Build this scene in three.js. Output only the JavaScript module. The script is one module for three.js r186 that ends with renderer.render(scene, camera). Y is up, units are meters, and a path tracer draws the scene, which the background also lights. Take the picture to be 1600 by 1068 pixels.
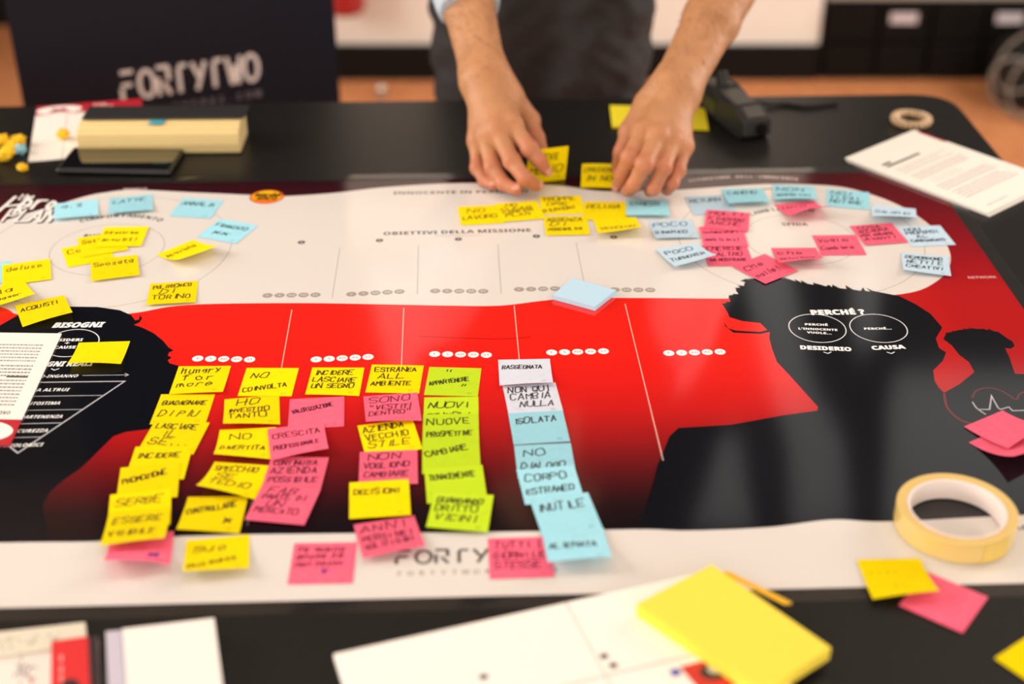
import * as THREE from 'three';
import { RoundedBoxGeometry } from 'three/addons/geometries/RoundedBoxGeometry.js';
import { mergeGeometries } from 'three/addons/utils/BufferGeometryUtils.js';
import { RectAreaLightUniformsLib } from 'three/addons/lights/RectAreaLightUniformsLib.js';
import { ImprovedNoise } from 'three/addons/math/ImprovedNoise.js';

// ---------- camera, light, exposure (metres, y up; floor y = 0, table top y = 0.74) ----------
RectAreaLightUniformsLib.init();
const scene = new THREE.Scene();
const renderer = new THREE.WebGLRenderer();
renderer.toneMapping = THREE.LinearToneMapping;
renderer.toneMappingExposure = 0.79;
renderer.shadowMap.enabled = true;
const camera = new THREE.PerspectiveCamera(27.027, 1600 / 1068, 0.05, 30);
camera.position.set(0, 1.48, 0);
camera.rotation.x = -30.789 * Math.PI / 180;
camera.focus = 1.44;
camera.userData.fStop = 2.3;
scene.background = new THREE.Color(0x000000);
const LAMP_TINT = new THREE.Color().setRGB(1, 0.92, 0.83), LAMP_POWER = 3.6, DAY_TINT = new THREE.Color().setRGB(1, 0.95, 0.89), FRONT_POWER = 2.4, SIDE_POWER = 12, HIGH_POWER = 1.1;  // lamps and windows are added sources, none of them in view
const TOP = 0.74, YAW = 2.1 * Math.PI / 180, ORIGIN = [0, -1.242];

// ---------- helpers ----------
let seed = 12345;
const rnd = () => { seed = (seed * 1664525 + 1013904223) >>> 0; return seed / 4294967296; };
const rr = (a, b) => a + (b - a) * rnd();
const noise = new ImprovedNoise();
const taken = {};
const numbered = (n) => { const k = taken[n] = (taken[n] ?? -1) + 1; return k ? `${n}_${String(k).padStart(3, '0')}` : n; };
const std = (color, roughness = 0.6, more = {}) => new THREE.MeshStandardMaterial({ color, roughness, side: THREE.DoubleSide, ...more });
const phys = (color, roughness = 0.6, more = {}) => new THREE.MeshPhysicalMaterial({ color, roughness, side: THREE.DoubleSide, ...more });
function part(parent, name, geometry, material, label) {
  const m = new THREE.Mesh(geometry, material); m.name = name; m.castShadow = m.receiveShadow = true;
  if (label) m.userData.label = label;
  parent.add(m); return m;
}
function thing(name, label, category, [x, y, z] = [0, 0, 0], turn = 0, group) {
  const o = new THREE.Group(); o.name = numbered(name); o.position.set(x, y, z); o.rotation.y = turn;
  o.userData = { label, category }; if (group) o.userData.group = group;
  scene.add(o); return o;
}
function single(name, geometry, material, label, category, group) {
  const m = part(scene, numbered(name), geometry, material, label); m.userData.category = category; if (group) m.userData.group = group; return m;
}
function structure(name, geometry, material, label) {
  const m = part(scene, numbered(name), geometry, material, label); m.userData.kind = 'structure'; m.userData.category = name.split('_')[0]; return m;
}
const box = (x0, x1, y0, y1, z0, z1) => new THREE.BoxGeometry(x1 - x0, y1 - y0, z1 - z0).translate((x0 + x1) / 2, (y0 + y1) / 2, (z0 + z1) / 2);
const rbox = (w, h, d, r = 0.003, s = 3) => new RoundedBoxGeometry(w, h, d, s, r);
function canvas(w, h, draw) {
  const c = document.createElement('canvas'); c.width = w; c.height = h; const g = c.getContext('2d'); draw(g, w, h);
  const t = new THREE.CanvasTexture(c); t.colorSpace = THREE.SRGBColorSpace; t.anisotropy = 8; return t;
}
function grain(w, h, f) {   // a grey data texture for bump and roughness
  const d = new Uint8Array(w * h * 4);
  for (let y = 0; y < h; y++) for (let x = 0; x < w; x++) { const v = Math.max(0, Math.min(255, f(x, y) * 255)); d.set([v, v, v, 255], (y * w + x) * 4); }
  const t = new THREE.DataTexture(d, w, h); t.magFilter = t.minFilter = THREE.LinearFilter; t.wrapS = t.wrapT = THREE.RepeatWrapping; t.needsUpdate = true; return t;
}
// a flat slab on four corners [x, z] (top-left, top-right, bottom-right, bottom-left of its face), from height y0 to y1; the face's uv is 0..1
function slab(c, y0, y1, bevel = 0) {
  const pos = [], uv = [], idx = [], mid = [0, 0];
  c.forEach(([x, z]) => { mid[0] += x / 4; mid[1] += z / 4; });
  const inset = ([x, z], b) => { const d = Math.hypot(x - mid[0], z - mid[1]); return [x + (mid[0] - x) / d * b * 1.4, z + (mid[1] - z) / d * b * 1.4]; };
  const uvs = [[0, 1], [1, 1], [1, 0], [0, 0]];
  const quad = (a, b, cc, d, ua, ub, uc, ud) => { const k = pos.length / 3; for (const p of [a, b, cc, d]) pos.push(...p); uv.push(...ua, ...ub, ...uc, ...ud); idx.push(k, k + 2, k + 1, k, k + 3, k + 2); };
  const t = c.map((p) => { const q = inset(p, bevel); return [q[0], y1, q[1]]; });
  quad(t[0], t[1], t[2], t[3], ...uvs);
  for (let i = 0; i < 4; i++) {
    const j = (i + 1) % 4, m0 = [c[i][0], y1 - bevel, c[i][1]], m1 = [c[j][0], y1 - bevel, c[j][1]];
    if (bevel) quad(t[j], t[i], m0, m1, uvs[j], uvs[i], uvs[i], uvs[j]);
    quad(m1, m0, [c[i][0], y0, c[i][1]], [c[j][0], y0, c[j][1]], uvs[j], uvs[i], uvs[i], uvs[j]);
  }
  quad([c[3][0], y0, c[3][1]], [c[2][0], y0, c[2][1]], [c[1][0], y0, c[1][1]], [c[0][0], y0, c[0][1]], uvs[3], uvs[2], uvs[1], uvs[0]);
  const g = new THREE.BufferGeometry();
  g.setAttribute('position', new THREE.Float32BufferAttribute(pos, 3)); g.setAttribute('uv', new THREE.Float32BufferAttribute(uv, 2)); g.setIndex(idx);
  const flat = g.toNonIndexed(); flat.computeVertexNormals(); return flat;
}
const quadOf = (a) => [[a[0], a[1]], [a[2], a[3]], [a[4], a[5]], [a[6], a[7]]];
// a parallelogram from its top-left corner, top-right corner and depth towards its own bottom
function page([x0, z0], [x1, z1], depth) { const l = Math.hypot(x1 - x0, z1 - z0), nx = -(z1 - z0) / l * depth, nz = (x1 - x0) / l * depth; return [[x0, z0], [x1, z1], [x1 + nx, z1 + nz], [x0 + nx, z0 + nz]]; }
const tube = (pts, r, seg = 40, rad = 8, closed = false) => new THREE.TubeGeometry(new THREE.CatmullRomCurve3(pts.map((p) => new THREE.Vector3(...p)), closed), seg, r, rad, closed);

// single-stroke pen letters on a 4 x 6 grid: points as digit pairs, strokes apart by |
const PEN = { A: '002640|1232', B: '00063645443303|3342413000', C: '4536160501103041', D: '00062644422000', E: '400006|0646|0333', F: '0006|0646|0333', G: '45361605011030414323', H: '0006|4046|0343', I: '2026', J: '4641301001', K: '0006|460340', L: '060040', M: '0006234640', N: '00064046', O: '100105163645413010', P: '00063645443303', Q: '100105163645413010|2240', R: '00063645443303|2340', S: '453616050413334241301001', T: '2026|0646', U: '060110304146', V: '062046', W: '0610233046', X: '0046|0640', Y: '0623|4620', Z: '06460040', a: '3414030110203334|3430', b: '06002031332403', c: '331403011031', d: '363010010314', e: '02323324140301103 1'.replace(' ', ''), f: '36261510|0424', g: '34140302123234|343010', h: '0600|03243430', i: '2420|2526', l: '1610', m: '0004142024344030'.slice(0, 14), n: '0004|03243430', o: '100103142433312010', p: '0400|0424333221', q: '3414030212|3430', r: '0004|031434', s: '341403122231200 0'.replace(' ', ''), t: '161030|0434', u: '0401102031|3430', v: '042034', y: '0421|3410', z: '04340030', 9: '340304153544|4430', 3: '0636241342301001'.slice(0, 14), '!': '2020|2226', '.': '1011', ',': '2110', '-': '1333', '?': '05163645442322|2021', "'": '2426', '"': '1416|3436', '#': '00441242|04403113|1014' };
function pen(g, text, x, y, size, o = {}) {   // size is the height of a capital
  const s0 = size / 6, lean = o.lean ?? 0.12, j = o.jitter ?? 0.4; let cx = x, s = s0;
  for (const ch of text) {
    s = s0 * rr(0.84, 1.1); const up = ch.toUpperCase(), strokes = PEN[ch] ?? PEN[up];
    if (strokes) for (const st of strokes.split('|')) {
      g.beginPath();
      for (let i = 0; i + 1 < st.length; i += 2) {
        const px = +st[i] + rr(-j, j), py = +st[i + 1] + rr(-j, j);
        g[i ? 'lineTo' : 'moveTo'](cx + (px + py * lean) * s * (o.wide ?? 1), y - py * s);
      }
      g.stroke();
    }
    cx += (ch === ' ' ? 3.6 : 'Iil.!\''.includes(ch) ? 3.6 : 5.6) * s * rr(0.9, 1.05) * (o.wide ?? 1);
  }
  return cx - x;
}
const penWidth = (text, size, wide = 1) => [...text].reduce((a, ch) => a + (ch === ' ' ? 3.6 : 'Iil.!\''.includes(ch) ? 4.0 : 5.6) * size / 6 * wide, 0);

// ---------- the room ----------
const wallPaint = std(new THREE.Color().setRGB(0.82, 0.78, 0.71), 0.8, { bumpMap: grain(256, 256, (x, y) => 0.5 + 0.5 * noise.noise(x / 5, y / 5, 1)), bumpScale: 0.0006 });
const timber = std(new THREE.Color().setRGB(0.022, 0.017, 0.014), 0.65), blackPaint = phys(new THREE.Color().setRGB(0.006, 0.005, 0.0045), 0.6, { specularIntensity: 0.3 });
const floorTex = canvas(1024, 1024, (g, w, h) => {
  g.fillStyle = '#d68d5c'; g.fillRect(0, 0, w, h);
  for (let i = 0; i < 5000; i++) { g.fillStyle = `rgba(${rnd() < 0.5 ? '120,60,30' : '225,160,115'},${rr(0.03, 0.1)})`; g.beginPath(); g.ellipse(rnd() * w, rnd() * h, rr(3, 26), rr(2, 14), rnd() * 3, 0, 7); g.fill(); }
});
floorTex.wrapS = floorTex.wrapT = THREE.RepeatWrapping; floorTex.repeat.set(4, 4);
structure('floor', box(-2.7, 2.7, -0.1, 0, -4.7, 1.7), std(0xffffff, 0.42, { map: floorTex }), 'warm orange terracotta floor behind the table');
structure('ceiling', box(-2.7, 2.7, 3.3, 3.4, -4.7, 1.7), std(new THREE.Color().setRGB(0.55, 0.47, 0.38), 0.85), 'warm plaster ceiling');
function openWall(w, h, [a, b, c, d]) { const o = new THREE.Shape([[0, 0], [w, 0], [w, h], [0, h]].map((p) => new THREE.Vector2(...p))); o.holes.push(new THREE.Path([[a, c], [a, d], [b, d], [b, c]].map((p) => new THREE.Vector2(...p)))); return new THREE.ExtrudeGeometry(o, { depth: 0.1, bevelEnabled: false }); }
structure('wall_front', openWall(5.2, 3.3, [0.4, 4.8, 0.75, 2.8]).translate(-2.6, 0, 1.6), wallPaint, 'cream plaster wall with a wide added window opposite the table');
structure('wall_right', openWall(6.4, 3.3, [3.6, 5.2, 1.0, 2.5]).rotateY(Math.PI / 2).translate(2.6, 0, 1.7), wallPaint, 'cream plaster side wall with an added window');
structure('wall_left', openWall(6.4, 3.3, [2.6, 4.2, 1.0, 2.5]).rotateY(Math.PI / 2).translate(-2.7, 0, 1.7), wallPaint, 'cream plaster side wall with an added window');
// the back wall: a recess on the left, a low niche for the drawer unit on the right, above them a dark truss and glowing panes added for the reflections
structure('wall_back', box(-1.1, 0.893, 0, 2.04, -4.1, -4.0), wallPaint, 'cream plaster back wall');
structure('wall_niche', box(0.893, 2.6, 0.266, 2.04, -4.1, -4.0), timber, 'unseen timber panelling above the drawers, made dark for the reflections');  // out-of-view wall, made dark so the glossy table and poster mirror darkness
const recessShade = std(new THREE.Color().setRGB(0.085, 0.072, 0.055), 0.8);  // the shade inside the recess is painted into this wall colour
structure('wall_return', box(-1.2, -1.1, 0, 3.3, -4.6, -4.0), recessShade, 'corner of the recess with its shade painted dark');
structure('wall_recess', box(-2.6, -1.2, 0, 3.3, -4.6, -4.5), recessShade, 'wall of the recess with its shade painted dark');
const openings = [[[-0.49, 2.1], [-0.29, 2.1], [-0.3, 2.62], [-0.4, 2.62]], [[0.31, 2.1], [0.43, 2.1], [0.395, 2.7], [0.365, 2.7]], [[0.72, 2.08], [0.88, 2.08], [1.0, 2.55], [1.14, 2.81], [1.22, 3.22], [1.02, 3.22], [0.95, 2.81], [0.86, 2.55]], [[1.06, 2.08], [1.18, 2.08], [1.22, 2.45], [1.14, 2.45]], [[1.27, 2.5], [2.1, 2.5], [2.1, 3.22], [1.32, 3.22]], [[0.72, 2.75], [0.78, 2.75], [0.88, 3.22], [0.62, 3.22]]];
{
  const v2 = (l) => l.map((p) => new THREE.Vector2(...p)), wide = new THREE.Shape(v2([[-1.1, 2.04], [2.6, 2.04], [2.6, 3.3], [-1.1, 3.3]]));
  for (const l of openings) wide.holes.push(new THREE.Path(v2(l).reverse()));
  structure('wall_added_truss', new THREE.ExtrudeGeometry(wide, { depth: 0.1, bevelEnabled: false }).translate(0, 0, -4.1), timber, 'dark timber truss added on the upper back wall for the reflections');
  openings.forEach((l, i) => structure('addedWindow_' + (i + 1), new THREE.ExtrudeGeometry(new THREE.Shape(v2(l)), { depth: 0.01, bevelEnabled: false }).translate(0, 0, -4.085), std(0x111111, 0.5, { emissive: DAY_TINT, emissiveIntensity: HIGH_POWER }), 'high glowing window added and slanted for streaks in the reflections'));  // added glowing panes, slanted to draw bright streaks in the poster gloss
}
for (const [n, w, h, x, y, z, turn, power] of [[7, 4.4, 2.05, 0, 1.775, 1.64, Math.PI, FRONT_POWER], [8, 1.6, 1.5, 2.64, 1.75, -2.7, -Math.PI / 2, SIDE_POWER * 0.82], [9, 1.6, 1.5, -2.64, 1.75, -1.7, Math.PI / 2, SIDE_POWER]]) {  // added daylight sources out of view, brightening the back wall and table
  const o = new THREE.Group(); o.name = 'addedWindow_' + n; o.userData = { kind: 'structure', label: 'wide window added out of view to light the room', category: 'window' }; o.position.set(x, y, z); o.rotation.y = turn; scene.add(o);
  part(o, 'pane', new THREE.PlaneGeometry(w, h), std(0x222222, 0.5, { emissive: DAY_TINT, emissiveIntensity: 1.2 })); const f = 0.04;
  part(o, 'window_frame', mergeGeometries([box(-w / 2, w / 2, -h / 2, -h / 2 + f, 0.002, 0.03), box(-w / 2, w / 2, h / 2 - f, h / 2, 0.002, 0.03), box(-w / 2, -w / 2 + f, -h / 2 + f, h / 2 - f, 0.002, 0.03), box(w / 2 - f, w / 2, -h / 2 + f, h / 2 - f, 0.002, 0.03)]), std(0xe8e4dc, 0.5));
  const l = new THREE.RectAreaLight(DAY_TINT, power, w - 2 * f, h - 2 * f); const d = new THREE.Vector3(Math.sin(turn), 0, Math.cos(turn)); l.position.set(x, y, z).addScaledVector(d, 0.05); l.lookAt(l.position.clone().add(d)); scene.add(l);
}
structure('baseboard_back', box(-1.1, 0.893, 0, 0.105, -4.0, -3.985), blackPaint, 'black skirting board along the back wall');
structure('baseboard_recess', box(-2.6, -1.2, 0, 0.105, -4.5, -4.485), blackPaint, 'black skirting board in the recess');
// ceiling lamps added out of view to light the table
for (const x of [-0.85, 0.95]) {
  const o = thing('added_ceiling_lamp', x < 0 ? 'white flat panel lamp added on the ceiling nearer the banner' : 'white flat panel lamp added on the ceiling nearer the drawers', 'lamp', [x, 3.26, -2.0], 0, 'added ceiling lamps');
  part(o, 'housing', rbox(1.24, 0.05, 0.74, 0.01).translate(0, 0.015, 0), std(0xdddddd, 0.5));
  part(o, 'diffuser', new THREE.BoxGeometry(1.18, 0.006, 0.68).translate(0, -0.013, 0), std(0x222222, 0.6, { emissive: LAMP_TINT, emissiveIntensity: 2 }), 'glowing diffuser');
  const l = new THREE.RectAreaLight(LAMP_TINT, LAMP_POWER, 1.18, 0.68); l.position.set(x, 3.24, -2.0); l.lookAt(x, 0, -2.0); scene.add(l);
}

// ---------- the table and the printed poster ----------
{
  const t = thing('table', 'large matt black meeting table with rounded corner', 'table', [ORIGIN[0], 0, ORIGIN[1]], YAW);
  const s = new THREE.Shape(), x0 = -1.25, x1 = 0.65, z0 = -0.672, z1 = 0.68, r = 0.06;
  s.moveTo(x0 + r, -z0); s.lineTo(x1 - r, -z0); s.quadraticCurveTo(x1, -z0, x1, -z0 - r); s.lineTo(x1, -z1 + r); s.quadraticCurveTo(x1, -z1, x1 - r, -z1); s.lineTo(x0 + r, -z1); s.quadraticCurveTo(x0, -z1, x0, -z1 + r); s.lineTo(x0, -z0 - r); s.quadraticCurveTo(x0, -z0, x0 + r, -z0);
  const g = new THREE.ExtrudeGeometry(s, { depth: 0.024, bevelEnabled: true, bevelThickness: 0.003, bevelSize: 0.003, bevelSegments: 3, curveSegments: 10 }).rotateX(-Math.PI / 2).translate(0, TOP - 0.027, 0);
  const gr = grain(512, 512, (x, y) => 0.5 + 0.3 * noise.noise(x / 3, y / 40, 2) + 0.25 * noise.noise(x / 1.3, y / 1.3, 7)); gr.repeat.set(5, 5);
  part(t, 'table_top', g, phys(new THREE.Color().setRGB(0.011, 0.0100, 0.0092), 0.36, { specularIntensity: 0.42, bumpMap: gr, bumpScale: 0.00008 }));
  for (const [x, z] of [[x0 + 0.12, z0 + 0.12], [x1 - 0.12, z0 + 0.12], [x0 + 0.12, z1 - 0.12], [x1 - 0.12, z1 - 0.12]]) part(t, 'leg', rbox(0.06, TOP - 0.028, 0.06, 0.004).translate(x, (TOP - 0.028) / 2, z), blackPaint);
}
// poster artwork, drawn in millimetres: u to the right, v towards the viewer, both from the poster's own origin
const PX0 = -646, PX1 = 543, PV0 = -402, PV1 = 388;
function ink(g, pts, close = true) { g.beginPath(); pts.forEach(([x, y], i) => g[i ? 'lineTo' : 'moveTo'](x, y)); if (close) g.closePath(); }
function curve(g, pts, close = true) {   // smooth line through the points
  g.beginPath(); const n = pts.length, at = (i) => pts[close ? (i + n) % n : Math.max(0, Math.min(n - 1, i))];
  g.moveTo(...pts[0]);
  for (let i = 0; i < (close ? n : n - 1); i++) { const [a, b, c, d] = [at(i - 1), at(i), at(i + 1), at(i + 2)]; g.bezierCurveTo(b[0] + (c[0] - a[0]) / 6, b[1] + (c[1] - a[1]) / 6, c[0] - (d[0] - b[0]) / 6, c[1] - (d[1] - b[1]) / 6, ...c); }
  if (close) g.closePath();
}
function words(g, text, x, y, size, o = {}) {   // wide bold lettering
  g.save(); g.translate(x, y); g.rotate(o.turn ?? 0); g.transform(o.wide ?? 1.35, 0, o.lean ?? 0, 1, 0, 0);
  g.font = `${o.weight ?? 'bold'} ${size}px ${o.family ?? 'sans-serif'}`; g.textAlign = o.align ?? 'center'; g.textBaseline = 'alphabetic';
  if (o.span) { const k = o.span / g.measureText(text).width; g.transform(k / (o.wide ?? 1.35), 0, 0, 1, 0, 0); }
  if (o.fat) { g.lineWidth = size * o.fat; g.strokeStyle = g.fillStyle; g.lineJoin = 'round'; g.strokeText(text, 0, 0); }
  g.fillText(text, 0, 0); g.restore();
}
function across(g, text, x0, y0, x1, y1, size, o = {}) { words(g, text, (x0 + x1) / 2, (y0 + y1) / 2, size * 0.76, { ...o, wide: 1, span: Math.hypot(x1 - x0, y1 - y0), turn: Math.atan2(y1 - y0, x1 - x0) }); }   // lettering from one point to another
function arcWords(g, text, cx, cy, r, mid, size, o = {}) {   // lettering along a circle, mid angle in degrees from straight up
  const step = size * (o.step ?? 1.0) / r, n = text.length;
  [...text].forEach((ch, i) => { const a = mid * Math.PI / 180 + (i - (n - 1) / 2) * step; words(g, ch, cx + Math.sin(a) * r, cy - Math.cos(a) * r, size, { turn: a, wide: 1.2, ...o }); });
}
const LOGO = { F: '0006|0646|0333', O: '100105163645413010', R: '0006|063645443303', T: '0646|2026', Y: '0613|460', W: '061023304 6' };
function wordmark(g, x, y, w, h, color) {   // the thin-lined eight-letter logo
  g.save(); g.strokeStyle = color; g.lineWidth = h * 0.16; g.lineCap = 'butt';
  const cell = w / 8, lw = cell * 0.8;
  const L = [[[0, 1, 0, 0.55], [0, 0.45, 0.75, 0.45], [0, 0, 0.9, 0]], 'o', [[0.05, 1, 0.05, 0.35], [0, 0, 0.85, 0], [0.8, 0, 0.8, 0.5], [0.4, 0.55, 0.85, 1]], [[0.3, 1, 0.3, 0.1], [0.3, 0.05, 0.9, 0.05]], [[0, 0, 0.45, 0.55], [0.95, 0, 0.25, 1]], [[0.3, 1, 0.3, 0.1], [0.3, 0.05, 0.95, 0.05]], [[0, 0, 0.3, 1], [0.3, 1, 0.55, 0.3], [0.55, 0.3, 0.75, 1], [0.75, 1, 1, 0]], 'o'];
  L.forEach((l, i) => {
    const bx = x + i * cell;
    if (l === 'o') { g.beginPath(); g.ellipse(bx + lw / 2, y - h / 2, lw * 0.5, h * 0.46, 0, 0, 7); g.stroke(); return; }
    for (const [a, b, c, d] of l) { g.beginPath(); g.moveTo(bx + a * lw, y - h + b * h); g.lineTo(bx + c * lw, y - h + d * h); g.stroke(); }
  });
  g.restore();
}
function drawPoster(g) {
  const INK = '#0d0f16', PAPER = '#e0dbd6';
  const red = g.createLinearGradient(0, PV0, 0, PV1);   // the print runs from maroon through red to black
  for (const [v, c] of [[-402, '#2c0c13'], [-340, '#430f18'], [-250, '#7c101b'], [-160, '#b8121c'], [-90, '#e8251b'], [20, '#ea231a'], [80, '#e01f1b'], [130, '#c61b1b'], [180, '#96181b'], [230, '#571318'], [275, '#231014'], [305, '#150d12']]) red.addColorStop((v - PV0) / (PV1 - PV0), c);
  g.fillStyle = red; g.fillRect(PX0, PV0, PX1 - PX0, PV1 - PV0);
  const side = g.createLinearGradient(300, 0, 470, 0); side.addColorStop(0, 'rgba(120,6,22,0)'); side.addColorStop(1, 'rgba(120,6,22,0.5)'); g.fillStyle = side; g.fillRect(300, PV0, 300, PV1 - PV0);
  // pale cloud across the upper half
  g.fillStyle = PAPER;
  curve(g, [[-640, -250], [-576.9,-313.7], [-541.7,-340.8], [-512.6,-365.3], [-487.9,-377.4], [-453.8,-383.7], [-381.3,-373.5], [-309.4,-363.4], [-269.7,-358.3], [-207.6,-365.3], [-145.3,-380], [-65.8,-388.5], [14.1,-385.6], [77.6,-375.6], [127.9,-358.6], [211.4,-359.3], [276.3,-366.4], [333.5,-372], [404.5,-365.5], [440.6,-349], [477.7,-308.9], [500.8,-253.3], [506,-194.9], [494.7,-148.1], [467.6,-110], [427.6,-85.3], [345.7,-77], [236.1,-81], [140.4,-85.9], [71.9,-88.4], [37.3,-84.1], [-10.9,-74.7], [-65.2,-76.7], [-133.2,-81.9], [-215,-87.7], [-310.2,-89.8], [-356.9,-86], [-398,-72.4], [-460.1,-66.5], [-515,-74], [-539.6,-91.3], [-646, -140]]); g.fill();
  // the rings
  g.strokeStyle = 'rgba(120,110,108,0.45)'; g.lineWidth = 0.9;
  for (const [x, y] of [[-453.9,-223.6], [341.3,-218.9]]) for (const r of [64, 140]) { g.beginPath(); g.ellipse(x, y, r, r, 0, 0, 7); g.stroke(); }
  // silhouette on the left
  g.fillStyle = INK;
  ink(g, [[-646, -70], [-529,-51.7], [-516,-72.6], [-497.3,-82.9], [-464.6,-89.2], [-436.6,-87.5], [-411.5,-79.7], [-397.2,-68.3], [-391.2,-57.3], [-387.4,-58.5], [-387.9,-67.9], [-384.6,-61.1], [-385.7,-53.1], [-390.7,-48], [-381.1,-42.3], [-367.1,-30.1], [-354.6,-14.2], [-347.2,-1.3], [-341,5.2], [-344.9,8.8], [-345.1,15], [-340.6,18.8], [-343.6,23.6], [-340.7,29.8], [-331,34.9], [-327.6,44.6], [-330.1,81.7], [-332.7,112.7], [-333.5,138.4], [-340.5,145.5], [-360.3,149], [-370.5,155.8], [-375.4,168.9], [-383.7,191.5], [-389.2,204.9], [-399.9,221.6], [-408,239], [-409.4,257.9], [-400.2,284.6], [-389.3,310.3], [-400, 330], [-646, 330]]); g.fill();
  // silhouettes on the right, with rough hair
  const hair = (pts, spike, n) => { const out = []; for (let i = 0; i < pts.length - 1; i++) for (let k = 0; k < n; k++) { const t = k / n, x = pts[i][0] + (pts[i + 1][0] - pts[i][0]) * t, y = pts[i][1] + (pts[i + 1][1] - pts[i][1]) * t; out.push([x, y], [x + rr(-spike, spike * 0.5), y - rr(0, spike)]); } return out; };
  seed = 77;
  ink(g, [[221.6,-30.8], [223.6,-18.8], [231.3,-13.3], [255.2,-9.8], [263.8,-13.4], [259.3,-28.1], [241.4,-32.8], [229.4,-41.3], [229,-50.8], ...hair([[226.5,-68.7], [235.6,-74], [236.6,-88.1], [246.1,-90.6], [246.7,-102], [256.9,-108.9], [261.9,-124.9], [271.6,-120.1]], 5, 2), ...hair([[278.8,-124.3], [303.3,-123.4], [326.8,-110.7], [351.6,-102.5], [380.7,-92.8], [400.7,-89.2]], 9, 4), [419.1,-80], [431.9,-61.2], [441.6,-40.2], [445.3,-12], [432.3,9.6], [429.9,28.5], [434.4,37.4], [426.5,53], [411.7,70.5], [407.5,89.2], [407.8,100.8], [410.3,111.1], [430.6,95.8], [451.8,74.4], [498.6,80.8], [543, 30], [543, 330], [80, 330], [96.5,298.5], [111,254.3], [119.9,222.6], [137.7,174.5], [147.7,161.3], [197,157.9], [249.3,143.8], [282.1,137.4], [284.1,131], [277.7,107.4], [268.2,72.4], [261.4,49.4], [261.5,22.3], [262.6,3.3], [265.7,-9.5], [255.1,-6], [228,-9.5], [221.6,-22.9]]); g.fill();
  ink(g, [[451.1,76.7], [451.8,56.4], [446.4,42.8], [444.4,24], [439.7,11.1], ...hair([[445.4,1], [462.2,-6.2], [479.5,-8.1], [491.2,-5.1], [501.4,0.5]], 3.5, 4), [505.6,13.5], [508.4,18.7], [507.4,27.6], [501.8,32.4], [496.4,30.9], [494.7,49.4], [490,78.2], [484.6,120.6], [423.6,118.3]]); g.fill();
  g.strokeStyle = '#7d2018'; g.lineWidth = 2; curve(g, [[410,112.2], [405.8,136.5], [411.5,157.3], [423.7,166.2]], false); g.stroke();
  g.strokeStyle = '#6b1f1c'; g.lineWidth = 1.8; curve(g, [[434.5,121], [442.1,108.9], [455.6,103.7], [466.7,109.8], [475.2,124.7], [481.9,116], [496.7,107.4]], false); g.stroke();
  g.strokeStyle = '#b9b6b8'; g.lineWidth = 1.5; curve(g, [[432.4,127.6], [433.2,138.6], [438.1,149.7]], false); g.stroke();
  ink(g, [[434.9,140.9], [444.5,141.2], [453.9,118.3], [453.4,138.3], [454.7,141.6], [464,137.6], [465.4,144.2], [483.9,143.8]], false); g.stroke();
  // pale strip along the bottom
  g.fillStyle = PAPER;
  curve(g, [[-700, 306], [-432.3,307.1], [-353.8,308.3], [-276,303.6], [-170.4,304.9], [-64.4,307.1], [15.3,308.3], [95.3,308.7], [137.6,312], [202.3,310.1], [258,301.8], [305.6,306.1], [421.3,301.7], [600, 300], [620, 420], [-700, 420]]); g.fill();
  g.strokeStyle = 'rgba(110,0,6,0.55)'; g.lineWidth = 1.1; curve(g, [[-94.5,-13.6], [-52,-8.8], [-12.9,-5.5], [19.9,-8.1]], false); g.stroke();   // a thin dark line across the print
  // column lines and pills
  g.strokeStyle = 'rgba(250,215,200,0.95)'; g.lineWidth = 1;
  for (const u of [-230, -112, 5, 123]) { ink(g, [[u, -74], [u + (u > 100 ? 4 : 1), u > 100 ? 212 : 42]], false); g.stroke(); }
  g.strokeStyle = 'rgba(200,190,190,0.5)'; ink(g, [[-232, 255], [-232, 292]], false); g.stroke();
  g.strokeStyle = 'rgba(120,105,100,0.55)'; g.lineWidth = 0.7;
  for (const [a, b, c, d] of [[-188.9,-215.5, -189.3,-98], [-99.2,-218.7, -98.3,-103.2], [-8.2,-218.6, -8,-101.3], [81.7,-218.6, 83.5,-113.8]]) { ink(g, [[a, b], [c, d]], false); g.stroke(); }
  const pill = (x, y, t, fill, text, w, h) => { g.fillStyle = fill; g.beginPath(); g.ellipse(x, y, w, h, 0, 0, 7); g.fill(); g.fillStyle = text; words(g, t, x, y + 1.7, 4.6, { wide: 1.25, weight: '' }); };
  const CODES = ['F', 'S', 'AD', 'AS', 'ST'];
  for (const [a, b, c, d] of [[-259.1,-106.2, -207.7,-105.8], [-169.2,-105.8, -117.7,-109.6], [-79.1,-109.7, -27.2,-107], [11.7,-109.9, 63.8,-110.2], [102.4,-105.9, 153.5,-103.3]]) CODES.forEach((t, i) => pill(a + (c - a) * i / 4, b + (d - b) * i / 4, t, '#a89d97', PAPER, 5.6, 5.2));
  for (const [a, b, c, d] of [[-314.2,21.6, -262.3,25.4], [-196.1,27.8, -144.8,24.8], [-78.4,21.7, -26.6,25.4], [39,22.9, 91.2,22.3], [156.3,28.4, 208,27.8]]) CODES.forEach((t, i) => pill(a + (c - a) * i / 4, b + (d - b) * i / 4, t, '#ffffff', '#c23328', 5.6, 5.6));
  for (const [x, y] of [[-234.1,-231.8], [-144.5,-233.4], [-53.6,-233.3], [37,-237.5], [126.5,-231.7]]) { g.fillStyle = '#2b2624'; g.beginPath(); g.ellipse(x, y, 4.2, 4, 0, 0, 7); g.fill(); g.fillStyle = PAPER; g.beginPath(); g.ellipse(x, y, 1.5, 1.4, 0, 0, 7); g.fill(); }
  // lettering
  g.fillStyle = '#2a2524';
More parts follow.
